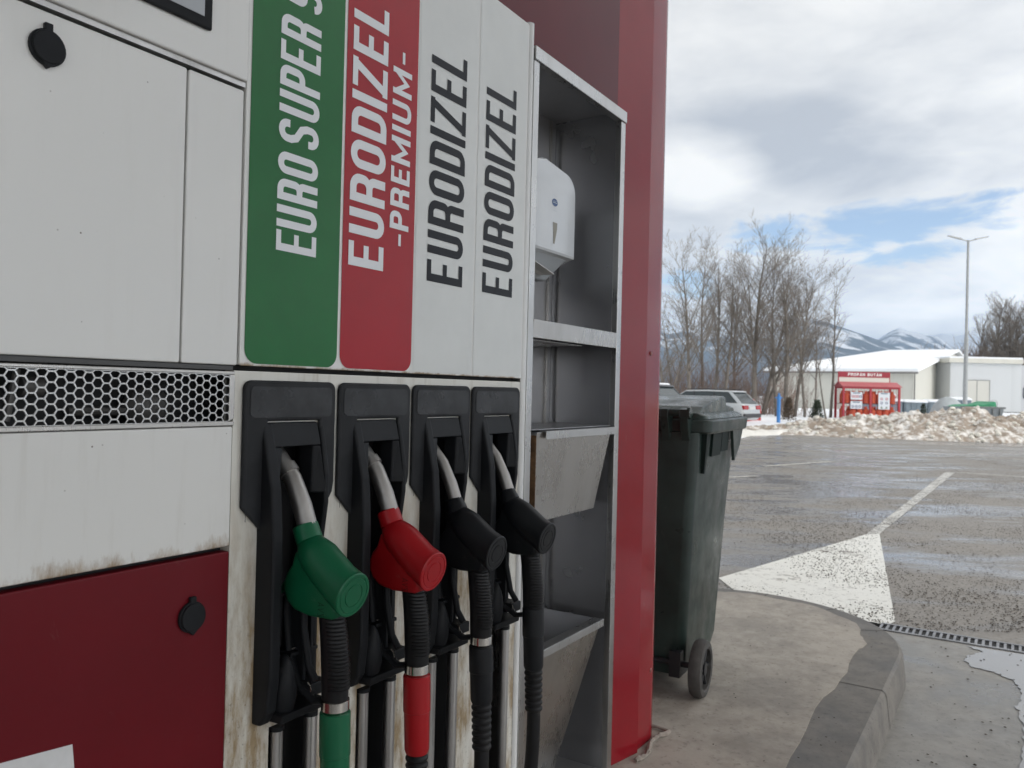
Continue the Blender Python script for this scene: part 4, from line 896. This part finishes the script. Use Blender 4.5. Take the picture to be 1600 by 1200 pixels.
# ================================================================== SNOW
def hf(name, x0, x1, y0, y1, nx, ny, fn, m, kind, label=None):
    xs = np.linspace(x0, x1, nx); ys = np.linspace(y0, y1, ny); X, Y = np.meshgrid(xs, ys); Z = fn(X, Y)
    V = np.stack([X, Y, Z], -1).reshape(-1, 3); i = np.arange(nx*ny).reshape(ny, nx)
    F = np.stack([i[:-1, :-1], i[:-1, 1:], i[1:, 1:], i[1:, :-1]], -1).reshape(-1, 4)
    me = bpy.data.meshes.new(name); me.from_pydata(V.tolist(), [], F.tolist()); me.materials.append(m)
    me.polygons.foreach_set('use_smooth', [True]*len(me.polygons))
    o = bpy.data.objects.new(name, me); COL.objects.link(o); o['kind'] = kind
    if label: tag(o, label, 'snow')
    return o
def vnoise(X, Y, f, seed):
    """lattice value noise"""
    r = np.random.default_rng(seed).random((256, 256)); x = X*f; y = Y*f; xi = np.floor(x).astype(int); yi = np.floor(y).astype(int); fx = x-xi; fy = y-yi
    fx = fx*fx*(3-2*fx); fy = fy*fy*(3-2*fy); g_ = lambda a, b: r[a % 256, b % 256]
    return (g_(xi, yi)*(1-fx)+g_(xi+1, yi)*fx)*(1-fy)+(g_(xi, yi+1)*(1-fx)+g_(xi+1, yi+1)*fx)*fy
def fbm(X, Y, f, seed, o=5, g_=.55):
    s_ = 0; a = 1; t = 0
    for i in range(o): s_ = s_+a*vnoise(X, Y, f*2**i, seed+i); t += a; a *= g_
    return s_/t
def dirty_snow():
    m = bpy.data.materials.new('dirty_snow'); m.use_nodes = True; T = NT(m.node_tree); p = T.n['Principled BSDF']; v = T.coord('Object')
    a = T.noise(v, 1.1, 6, .65, .4); b_ = T.noise(v, 3.4, 5, .65); c_ = T.noise(v, 10., 3, .6)
    k = T.ramp(T.math('ADD', T.math('MULTIPLY', a, .35), T.math('ADD', T.math('MULTIPLY', b_, .4), T.math('MULTIPLY', c_, .25))), .42, .54)
    col = T.mix(k, (.74, .715, .68), (.30, .245, .195)); T.l.new(col, p.inputs['Base Color']); p.inputs['Roughness'].default_value = .8
    T.l.new(T.bump(T.math('ADD', b_, T.math('MULTIPLY', c_, .5)), .45, .06), p.inputs['Normal']); return m
M['dsnow'] = dirty_snow()
def front_y(X): return np.interp(X, [5, 8.2, 10.5, 15, 26, 40], [26.9, 25.6, 24.4, 23.3, 21.8, 20.8])
def pile(X, Y):
    base = front_y(X); d = Y-base+.35*(fbm(X, Y*0, .8, 3)-.5)*2
    hmax = np.interp(X, [8.2, 9.2, 10.3, 11.3, 12.5, 13.8, 14.9, 15.6, 16.3, 17., 19, 24, 40], [.0, .14, .42, .52, .64, .82, .86, .62, .78, .78, .80, .78, .7])
    prof = np.clip(d/1.9, 0, 1)**.7*np.clip((5.2-d)/3.0, 0, 1)**.8
    n = fbm(X, Y, 1.1, 7, 3); n2 = fbm(X, Y, 4.2, 17, 4, .6); lump = np.abs(fbm(X, Y, 2.4, 27, 3)-.5)*2
    return prof*(hmax*(.70+.5*n)+.26*(n2-.5)-.36*lump+.13)-.02*(d < 0)
hf('snow_pile', 7.6, 34, 20.0, 31.5, 620, 260, pile, M['dsnow'], 'stuff', 'dirty brown ploughed snow piled along the edge of the lot')
# chunks of icy snow on the pile and at its foot
random.seed(21); q = MB(); X_ = []
for i in range(420):
    x_ = random.uniform(8.5, 27); d_ = random.uniform(-.15, 2.6)**1.; fy = float(front_y(np.array([x_]))[0]); y_ = fy+d_
    z_ = float(pile(np.array([[x_]]), np.array([[y_]]))[0, 0]); r_ = random.uniform(.03, .09)*(1.5 if random.random() < .12 else 1)
    q.ball((x_, y_, max(z_, 0)+r_*.3), (r_*random.uniform(.8, 1.3), r_, r_*random.uniform(.6, .95)), 7, 4, lambda p: p*(1+random.uniform(-.12, .12)))
o = q.build('snow_chunks', mat('icy_chunks', (.66, .63, .56), .8, vary=.3, vscale=2), smooth=70); o['kind'] = 'stuff'; tag(o, 'icy lumps scattered over the ploughed snow', 'snow')
def field(X, Y):
    e = np.clip((Y-np.interp(X, [-10, 4, 8, 9.4, 10.4, 11.2, 14, 22, 60], [36.5, 36.5, 36, 34.5, 32.0, 29.6, 29.2, 28, 27]))/2., 0, 1)
    return -.03+e*(.06+.18*fbm(X, Y, .35, 41, 4)+.07*fbm(X, Y, 2., 45, 3))
hf('snow_field', -12, 70, 24, 74, 420, 260, field, M['snow'], 'structure')
def strip(X, Y):
    c = np.interp(X, [-2, 3, 5.5, 7.5, 9.3], [18.6, 20.6, 22.3, 25.0, 26.4]); d = np.abs(Y-c)/np.interp(X, [-2, 5, 9.3], [1.0, .95, .35])
    return np.clip(1-d**2, 0, 1)*(.05+.20*fbm(X, Y, 2.2, 51, 4))-.02
hf('snow_strip', -2, 9.4, 17, 28, 240, 240, strip, mat('greyish_snow', (.66, .64, .60), .8, vary=.15, vscale=1.2, bump=.6, bscale=9, bdist=.05), 'stuff', 'low strip of slushy snow at the lot edge near the cars')

# ================================================================== CARS
def make_car(name, loc, rz, paint, label, H=1.40, L=4.5, wagon=True, snow=False, W=1.70):
    root = empty(name, loc, rz, label, 'car')          # +x = forward, origin under the rear bumper centre
    hw = W/2; belt = .88*H/1.4*1.02
    # side profile of the lower body: (x, bottom, top)
    st = [(0, .42, .62), (.03, .30, .86), (.15, .24, belt), (.7, .22, belt+.01), (2.6, .22, belt-.01), (3.2, .22, belt-.03), (3.9, .22, belt-.13), (L-.25, .24, belt-.22), (L-.04, .32, .58), (L, .40, .5)]
    rings = []
    for (x_, zb, zt) in st:
        k = .92 if x_ < .1 or x_ > L-.1 else 1.; hh = hw*k
        rings.append([(x_, -hh*.93, zb), (x_, -hh, zb+.12*(zt-zb)), (x_, -hh, zb+.62*(zt-zb)), (x_, -hh*.96, zt-.03), (x_, -hh*.90, zt), (x_, hh*.90, zt), (x_, hh*.96, zt-.03), (x_, hh, zb+.62*(zt-zb)), (x_, hh, zb+.12*(zt-zb)), (x_, hh*.93, zb)])
    q = MB(); q.loft(rings); body = q.build('body', paint, root, smooth=40, bevel=.015)
    gl = mat('car_glass', (.035, .045, .048), .06) if 'carglass' not in M else M['carglass']; M['carglass'] = gl
    xr0, xr1 = (.12, .62) if wagon else (.30, .95); xf0, xf1 = 3.25, 2.55
    q = MB(); a, b_ = hw*.90, hw*.76
    q.add([(xr0, -a, belt), (xf0, -a, belt-.02), (xf0, a, belt-.02), (xr0, a, belt), (xr1, -b_, H-.05), (xf1, -b_, H-.06), (xf1, b_, H-.06), (xr1, b_, H-.05)], [(0, 1, 5, 4), (1, 2, 6, 5), (2, 3, 7, 6), (3, 0, 4, 7), (4, 5, 6, 7), (3, 2, 1, 0)]); q.build('glass', gl, root)
    q = MB(); q.loft([[(xr1-.10, -b_-.02, H-.075), (xr1-.10, b_+.02, H-.075), (xr1-.06, b_-.02, H-.02), (xr1-.06, -b_+.02, H-.02)], [(1.6, -b_-.02, H-.055), (1.6, b_+.02, H-.055), (1.6, b_-.04, H), (1.6, -b_+.04, H)], [(xf1+.05, -b_-.01, H-.08), (xf1+.05, b_+.01, H-.08), (xf1, b_-.03, H-.03), (xf1, -b_+.03, H-.03)]]); rf = q.build('roof', paint, root, bevel=.01, smooth=40)
    q = MB()
    def pil(x0, x1, w_, sgn):
        o_ = .012; q.hexa([(x0, sgn*(a+o_), belt-.01), (x0+w_, sgn*(a+o_), belt-.01), (x0+w_, sgn*(a-.03), belt-.01), (x0, sgn*(a-.03), belt-.01), (x1, sgn*(b_+o_), H-.06), (x1+w_*.8, sgn*(b_+o_), H-.06), (x1+w_*.8, sgn*(b_-.03), H-.06), (x1, sgn*(b_-.03), H-.06)])
    for sgn in (-1, 1):
        pil(xr0-.02, xr1-.04, .16, sgn); pil(xf0-.05, xf1-.03, .06, sgn)
    q.build('pillar', paint, root)
    q = MB()
    for sgn in (-1, 1):
        for (x0, x1) in ((1.22, 1.30), (2.12, 2.14)): pil(x0, x1, .06, sgn)
    q.build('door_pillar', M['rim'], root)
    for sgn in (-1, 1):
        q = MB(); q.box(-.012, .10, sgn*hw*.93-(.42 if sgn > 0 else -.0), sgn*hw*.93+(.0 if sgn > 0 else .42), .66, .82); q.build('tail_light', mat('tail_red', (.32, .012, .014), .25) if 'tail' not in M else M['tail'], root)
    q = MB(); q.box(-.05, .12, -hw*.92, hw*.92, .34, .50); q.build('bumper', mat('bumper_dark', (.03, .03, .032), .5), root, bevel=.02)
    q = MB(); q.box(-.014, .02, -.26, .26, .66, .77); q.build('number_plate', mat('plate_white', (.6, .6, .6), .5), root)
    q = MB()
    for x_ in (.85, 3.55):
        for sgn in (-1, 1): q = MB(); q.tube([(x_, sgn*(hw-.19), .31), (x_, sgn*(hw+.005), .31)], .31, 22); wv = q.build('wheel', M['rim'], root, smooth=40); q = MB(); q.tube([(x_, sgn*(hw+.004), .31), (x_, sgn*(hw+.012), .31)], .19, 16); q.build('hubcap', M['lamp_steel'], wv)
    q = MB()
    for sgn in (-1, 1): q.tube([(xr1+.1, sgn*(b_-.06), H+.03), (xf1-.1, sgn*(b_-.06), H+.03)], .014, 6)
    q.build('roof_rail', M['rim'], rf)
    if snow:
        q = MB(); q.loft([[(xr1+.0, -b_+.08, H-.01), (xr1, b_-.08, H-.01), (xr1+.05, b_-.14, H+.045), (xr1+.05, -b_+.14, H+.045)], [(xf1-.2, -b_+.08, H-.02), (xf1-.2, b_-.08, H-.02), (xf1-.25, b_-.14, H+.05), (xf1-.25, -b_+.14, H+.05)]]); q.build('roof_snow', M['snow'], rf, bevel=.02)
    return root
SIL = mat('silver_car_paint', (.50, .52, .53), .3, .35, coat=.5); DRK = mat('dark_car_paint', (.022, .024, .030), .25, .2, coat=.6)
ca = math.atan2(.64, -.77)
make_car('estate_car', (9.42, 31.3, 0), ca, SIL, 'silver estate car with red tail lights parked before the bare trees')
make_car('dark_car', (5.6, 26.8, 0), ca, DRK, 'dark car with snow on its roof parked left of the silver estate', H=1.52, wagon=True, snow=True)

# ================================================================== SMALL OBJECTS BEYOND THE LOT
q = MB(); q.tube([(0, 0, 0), (0, 0, 1.22)], .075, 14); q.tube([(0, 0, 1.22), (0, 0, 1.34)], [.05, .03], 10); q.box(-.15, .13, -.04, .04, 1.12, 1.17); o = q.build('bollard', mat('blue_post_paint', (.045, .20, .50), .45), smooth=40); o.location = (11.02, 33, 0); tag(o, 'bright blue post standing in the snow beside the silver car', 'post')
q = MB(); q.prism([(0, 0), (.30, 0), (.30, .62), (.0, 1.02), (-.35, 1.05), (-.35, 0)], -.10, .10, 'y'); q.box(-.42, .0, -.09, .09, .5, 1.06); o = q.build('barrier', mat('red_barrier', (.48, .05, .045), .5), bevel=.02); o.location = (10.35, 34.2, 0); tag(o, 'red plastic barrier half hidden behind the silver car', 'barrier')
def shrub(x_, y_, h_, w_, n, m, label, seed, trunk=True):
    random.seed(seed); root = empty('evergreen_shrub', (x_, y_, .18), 0, label, 'shrub')
    q = MB(); q.tube([(0, 0, 0), (0, 0, h_*.7)], [.03, .01], 6); q.build('trunk', M['bark'], root)
    q = MB()
    for i in range(n):
        t = random.random(); a = random.uniform(0, 6.28); r_ = w_*(1-.75*t)*math.sqrt(random.random())*(.75+.5*random.random()); c = Vector((r_*math.cos(a), r_*math.sin(a), .03+t*h_))
        d_ = Vector((random.gauss(0, 1)+math.cos(a), random.gauss(0, 1)+math.sin(a), random.gauss(0, 1)+1.2)).normalized(); u = d_.orthogonal().normalized(); s_ = random.uniform(.03, .075)
        q.add([c-u*s_*.4, c+u*s_*.4, c+d_*s_*1.6], [(0, 1, 2)])
    q.build('crown', m, root, solid=-1); return root
EV = mat('evergreen_needles', (.030, .045, .024), .8, vary=.5, vscale=6); EV2 = mat('brown_green_leaves', (.075, .050, .028), .8, vary=.6, vscale=8)
shrub(11.7, 33.8, .95, .30, 900, EV2, 'brownish shrub right behind the blue post', 1)
shrub(13.75, 36, .85, .34, 1400, EV, 'dark bushy evergreen with two tips in the snow left of the gas cage', 2)
shrub(24.2, 47, .75, .22, 700, EV, 'small evergreen poking out before the snow covered crates', 3)
# snow covered crates by the hall
CRT = mat('grey_blue_crate', (.16, .20, .23), .6, vary=.2, vscale=1.5)
cr0 = None
for i, (x_, y_, l_, h_, lb) in enumerate(((24.6, 56, 1.5, .95, 'grey blue crate under thick snow nearest the gas cage'), (26.35, 56, 1.5, .95, 'grey blue crate under thick snow, second from the gas cage'), (28.3, 56.5, 1.6, .9, 'grey blue crate under thick snow, third from the gas cage'), (30.3, 57, 1.7, .95, 'grey blue crate under thick snow, fourth from the gas cage'), (27.0, 58.5, 1.7, 1.30, 'taller snow topped crate behind the low row'), (32.0, 57.5, 1.5, 1.15, 'snow topped crate beside the grey tarpaulin heap'))):
    r = empty('crate', (x_, y_, .1), 0, lb, 'crate', 'snow covered crates beside the hall')
    q = MB(); q.box(-l_/2, l_/2, -.5, .5, 0, h_)
    for k in range(4): q.box(-l_/2+.1+k*l_/4.2, -l_/2+.3+k*l_/4.2, -.53, -.5, .08, h_-.08)
    q.build('box', CRT, r)
    q = MB(); q.loft([brow(-l_/2-.06, l_/2+.06, -.56, .56, h_, .1), brow(-l_/2-.07, l_/2+.07, -.57, .57, h_+.10, .14), brow(-l_/2+.10, l_/2-.10, -.4, .4, h_+.20, .14)]); q.build('snow_cap', M['snow'], r, smooth=60)
# skip container with green tarpaulin
sk = empty('skip_container', (19.1, 33.3, 0), 0, 'grey skip container with green tarpaulin behind the snow pile', 'skip')
q = MB(); q.hexa([(.10, 0, .05), (1.20, 0, .05), (1.20, 1.3, .05), (.10, 1.3, .05), (-.42, -.1, .95), (1.35, -.1, .95), (1.35, 1.4, .95), (-.42, 1.4, .95)]); q.build('container', mat('skip_grey', (.22, .24, .25), .55, .3, vary=.25, vscale=2), sk, bevel=.01)
q = MB(); q.box(-.46, 1.39, -.14, -.08, .90, .98); 
for a in (.15, .5, .85, 1.15): q.box(a, a+.05, -.13, .0, .12, .9)
q.build('rim_bar', mat('skip_rim', (.15, .16, .16), .5, .3), sk)
tp = [(-.36, .96), (-.1, 1.03), (.2, 1.06), (.5, 1.05), (.75, 1.12), (.95, 1.20), (1.02, 1.17), (1.06, .985), (-.3, .975)]
q = MB(); q.prism(tp, -.05, 1.2, 'y'); q.build('tarpaulin', mat('green_tarpaulin', (.03, .26, .12), .5, vary=.3, vscale=5, bump=.5, bscale=8, bdist=.05), sk, bevel=.02)
q = MB(); q.tube([(1.15+.15*math.cos(R(a)), .3, 1.08+.19*math.sin(R(a))) for a in range(0, 360, 24)], .012, 6, closed=True); q.build('wire_loop', M['lamp_steel'], sk)
q = MB(); q.ball((0, 0, .0), (.85, .8, 1.40), 12, 8, lambda p: Vector((p.x*(1.15-.4*max(0, p.z)), p.y, abs(p.z)*1.0))); o = q.build('tarpaulin_heap', mat('grey_tarpaulin', (.36, .39, .40), .6, vary=.15, vscale=2), smooth=40); o.location = (22.9, 42, 0); tag(o, 'pale grey tarpaulin covered heap between the crates and the skip', 'heap')

# ================================================================== TREES
def tree(x_, y_, h_, lean, r0, seed, label, spread=.42, start=.28, dens=1.0, fork=0, group='bare trees behind the parked cars', thick=1.):
    rnd = random.Random(seed); root = empty('bare_tree', (x_, y_, 0), 0, label, 'tree', group)
    tr = MB(); tw = MB(); br = MB()
    def limb(p, d, L_, r_, lvl, mb):
        n_ = max(3, int(L_/ (.55 if lvl < 2 else .4))); pts = [p.copy()]; rad = [r_]; dd = d.copy(); nodes = []
        for i in range(n_):
            dd = (dd+Vector((rnd.gauss(0, .06 if lvl else .03), rnd.gauss(0, .06 if lvl else .03), rnd.gauss(.03 if lvl else .012, .04)))*(1+.6*lvl)).normalized(); p = p+dd*L_/n_
            pts.append(p.copy()); t = (i+1)/n_; rad.append(max(r_*(1-t*.88), .0042*thick)); nodes.append((p.copy(), dd.copy(), t, rad[-1]))
        mb.tube(pts, rad, (7, 5, 4, 3, 3)[lvl], cap=False)
        return nodes
    def grow(nodes, L_, lvl):
        if lvl > 3: return
        for (p, d, t, r_) in nodes:
            if lvl == 1 and t < start: continue
            cnt = {1: 2.8, 2: 3.1, 3: 2.5}[lvl]*dens; cnt = int(cnt)+(rnd.random() < cnt % 1)
            for _ in range(cnt):
                a = rnd.uniform(0, 6.28); sd_ = Vector((math.cos(a), math.sin(a), 0)); sd_ = (sd_-d*sd_.dot(d)).normalized()
                ang = R(rnd.uniform(24, 55)); nd = (d*math.cos(ang)+sd_*math.sin(ang)); nd = (nd+Vector((0, 0, .18))).normalized()
                if lvl == 1: LL = h_*spread*(1.1-t*.62)*rnd.uniform(.5, 1.05)
                else: LL = L_*rnd.uniform(.25, .55)*(1.1-.5*t)
                if LL < .18: continue
                rr = min(r_*.55, .009*LL+.006)*thick if lvl == 1 else max(.0045, min(r_*.6, .004+.005*LL))*thick
                nn = limb(p, nd, LL, rr, lvl, br if lvl == 1 else tw)
                grow(nn, LL, lvl+1)
    d0 = Vector((lean, rnd.uniform(-.05, .05), 1)).normalized()
    nodes = limb(Vector((0, 0, -.1)), d0, h_, r0, 0, tr); grow(nodes, h_, 1)
    for k in range(fork):
        d1_ = Vector((rnd.uniform(-.4, .4), rnd.uniform(-.3, .3), 1)).normalized(); n2_ = limb(Vector((rnd.uniform(-.15, .15), 0, -.1)), d1_, h_*rnd.uniform(.75, .95), r0*.7, 0, tr); grow(n2_, h_*.8, 1)
    t_ = tr.build('trunk', M['bark'], root, smooth=60); c_ = tw.build('crown', M['twig'], root, solid=-1); br.build('branches', M['bark'], root, smooth=60)
    return root
def at(px_, Y_): return (px_-800)/1250.*Y_*1.0
TL = [  # base px, distance, top px, top py, trunk radius, fork, label
 (1040, 38, 1034, 420, .10, 1, 'bare tree half hidden by the red column'),
 (1056, 44, 1030, 470, .09, 1, 'low leaning bare tree beside the red column'),
 (1079, 40, 1072, 365, .13, 0, 'straight bare tree rising behind the dark car roof'),
 (1098, 46, 1116, 355, .13, 0, 'bare tree with crooked trunk, next right of the straight one'),
 (1116, 42, 1110, 375, .12, 0, 'slim bare tree behind the front of the silver car'),
 (1130, 40, 1166, 375, .13, 0, 'bare tree leaning right over the silver car'),
 (1150, 48, 1140, 385, .11, 0, 'thinner bare tree set back behind the silver car'),
 (1182, 41, 1174, 335, .18, 1, 'tallest bare tree, many stemmed, behind the silver car boot'),
 (1192, 44, 1225, 370, .14, 1, 'bare tree leaning right from behind the car boot'),
 (1215, 42, 1200, 360, .11, 0, 'bare tree just left behind the blue post'),
 (1231, 40, 1228, 375, .16, 0, 'thick straight bare tree right of the blue post'),
 (1243, 43, 1266, 395, .12, 0, 'bare tree leaning right between post and gas cage'),
 (1259, 41, 1250, 420, .09, 0, 'thin bare tree midway between blue post and gas cage'),
 (1299, 42, 1290, 408, .10, 0, 'bare tree standing at the left corner of the gas cage'),
 (1294, 39, 1254, 505, .06, 0, 'thin sapling leaning left toward the hall, by the gas cage'),
 (1275, 50, 1276, 440, .08, 0, 'slender bare tree in front of the hall eaves')]
for i, (bx, Y_, tx, ty, r_, fk, lb) in enumerate(TL):
    x_ = at(bx-(.024*20), Y_); h_ = .86*(EYE+((617-ty)/1250.)*Y_); lean = (at(tx, Y_)-x_)/h_*.9+.012
    tree(x_, Y_, h_, lean, r_*.86, 100+i, lb, spread=(.44 if r_ > .1 else .36)+(.06 if i > 9 else 0), start=.26 if i not in (14,) else .45, dens=1.0 if r_ > .1 else .8, fork=fk)
TR = [(1518, 105, 1520, 500, .2), (1535, 100, 1540, 490, .2), (1552, 98, 1550, 478, .26), (1570, 102, 1570, 480, .24), (1588, 100, 1585, 486, .22), (1606, 96, 1602, 472, .26), (1628, 98, 1630, 468, .26)]
for i, (bx, Y_, tx, ty, r_) in enumerate(TR):
    x_ = at(bx, Y_); h_ = EYE+((624-ty)/1250.)*Y_
    tree(x_, Y_, h_, (at(tx, Y_)-x_)/h_+.012, r_, 300+i, ('leftmost', 'second', 'third', 'fourth', 'fifth', 'sixth', 'seventh')[i]+' bare tree, counted from the left, behind the white storage building', spread=.42, start=.2, dens=.8, thick=2.0, group='bare trees behind the storage building')
# brush: low thicket of reddish stems behind the cars and behind the storage building
def brush(name, pts, n, h0, h1, thick, label, seed):
    rnd = random.Random(seed); q = MB()
    for _ in range(n):
        (xa, ya, xb, yb) = rnd.choice(pts); t = rnd.random(); p = Vector((xa+(xb-xa)*t+rnd.gauss(0, .5), ya+(yb-ya)*t+rnd.gauss(0, 1.5), 0)); hh = rnd.uniform(h0, h1); d_ = Vector((rnd.gauss(0, .28), rnd.gauss(0, .28), 1)).normalized()
        p2 = p+d_*hh*.55; p3 = p2+(d_+Vector((rnd.gauss(0, .25), rnd.gauss(0, .25), 0))).normalized()*hh*.45
        q.tube([p, p2, p3], [thick*1.5, thick, thick*.5], 3, cap=False)
        for k in range(4):
            a = p+(p2-p)*rnd.uniform(.3, 1) if k < 2 else p2+(p3-p2)*rnd.random(); e_ = a+(d_+Vector((rnd.gauss(0, .6), rnd.gauss(0, .6), .1))).normalized()*hh*rnd.uniform(.12, .3); q.tube([a, e_], [thick*.8, thick*.4], 3, cap=False)
    o = q.build(name, M['twig_red'], solid=-1); o['kind'] = 'stuff'; tag(o, label, 'thicket'); return o
brush('brush', [(5, 46, 16.5, 47)], 1300, 1.0, 3.6, .009, 'dense reddish brown thicket behind the parked cars', 71)
brush('brush', [(56, 106, 72, 104)], 1500, 4.5, 8.5, .03, 'brown thicket behind the white storage building', 72)

# ================================================================== MOUNTAINS
def mount_mat():
    m = bpy.data.materials.new('mountain_forest_snow'); m.use_nodes = True; T = NT(m.node_tree); p = T.n['Principled BSDF']; v = T.coord('Object'); sx, sy, sz = T.sep(v)
    a = T.noise(T.scale(v, (1, 1, 1.6)), .0045, 7, .68, .6); b_ = T.noise(v, .0013, 4, .6)
    hgt = T.ramp(sz, 100., 800., -.07, .20, False)
    k = T.ramp(T.math('ADD', T.math('ADD', T.math('MULTIPLY', a, .75), T.math('MULTIPLY', b_, .25)), hgt), .52, .60)
    T.l.new(T.mix(k, (.035, .048, .055), (.80, .82, .86)), p.inputs['Base Color']); p.inputs['Roughness'].default_value = .9; return m
M['mount'] = mount_mat()
def ridge(name, Yc, crest, depth, seed, rough=90):
    """crest: list of (px, py) sky-line points of a ridge Yc metres away"""
    xs = np.array([(c[0]-800)/1250.*Yc for c in crest]); hs = np.array([EYE+((609+.024*(c[0]-800))-c[1])/1250.*Yc for c in crest])
    def fn(X, Y):
        base = np.interp(X/ (Y/Yc), xs, hs); t = (Y-Yc)/depth; f = np.where(t < 0, np.clip(1+t, 0, 1)**1.15, np.clip(1-t*.8, 0, 1))
        n = fbm(X, Y, 1/900., seed, 6, .55)-.5; n2 = np.abs(fbm(X, Y, 1/420., seed+9, 5, .55)-.5)
        return base*f+rough*(n*2.2-n2*1.6)*np.clip(-t*3.5, .06, 1)*f-8
    return hf(name, xs[0]-300, xs[-1]+300, Yc-depth, Yc+depth, 300, 170, fn, M['mount'], 'structure')
ridge('mountain', 4800, [(1180, 612), (1215, 545), (1240, 505), (1262, 493), (1290, 500), (1330, 514), (1370, 528), (1410, 545), (1450, 565), (1490, 590), (1540, 615)], 2300, 5, 60)
ridge('mountain', 6600, [(1330, 560), (1365, 532), (1390, 515), (1404, 510), (1418, 515), (1440, 520), (1462, 524), (1480, 536), (1500, 548), (1530, 556), (1580, 575), (1640, 600)], 2300, 15, 70)
ridge('mountain', 8600, [(1420, 545), (1450, 524), (1470, 519), (1490, 523), (1510, 520), (1535, 528), (1570, 520), (1610, 528), (1680, 520)], 2100, 25, 90)
ridge('mountain', 5600, [(960, 520), (1010, 500), (1040, 520), (1070, 512), (1100, 528), (1135, 520), (1165, 536), (1185, 523), (1215, 530), (1260, 560)], 2100, 35, 90)

# ================================================================== HAZE
hz = MB(); hz.box(-8800, 9000, -2500, 11500, -1.2, HZ_TOP)
ho = hz.build('haze', bpy.data.materials.new('haze_air')); hm = ho.data.materials[0]; hm.use_nodes = True; T = NT(hm.node_tree); T.n.clear()
ou = T.node('ShaderNodeOutputMaterial'); pv = T.node('ShaderNodeVolumePrincipled'); pv.inputs['Color'].default_value = (.54, .73, 1.0, 1); pv.inputs['Density'].default_value = HZ_D; pv.inputs['Anisotropy'].default_value = .0
T.l.new(pv.outputs[0], ou.inputs['Volume']); ho['kind'] = 'stuff'; tag(ho, 'pale blue haze in the valley air', 'haze')
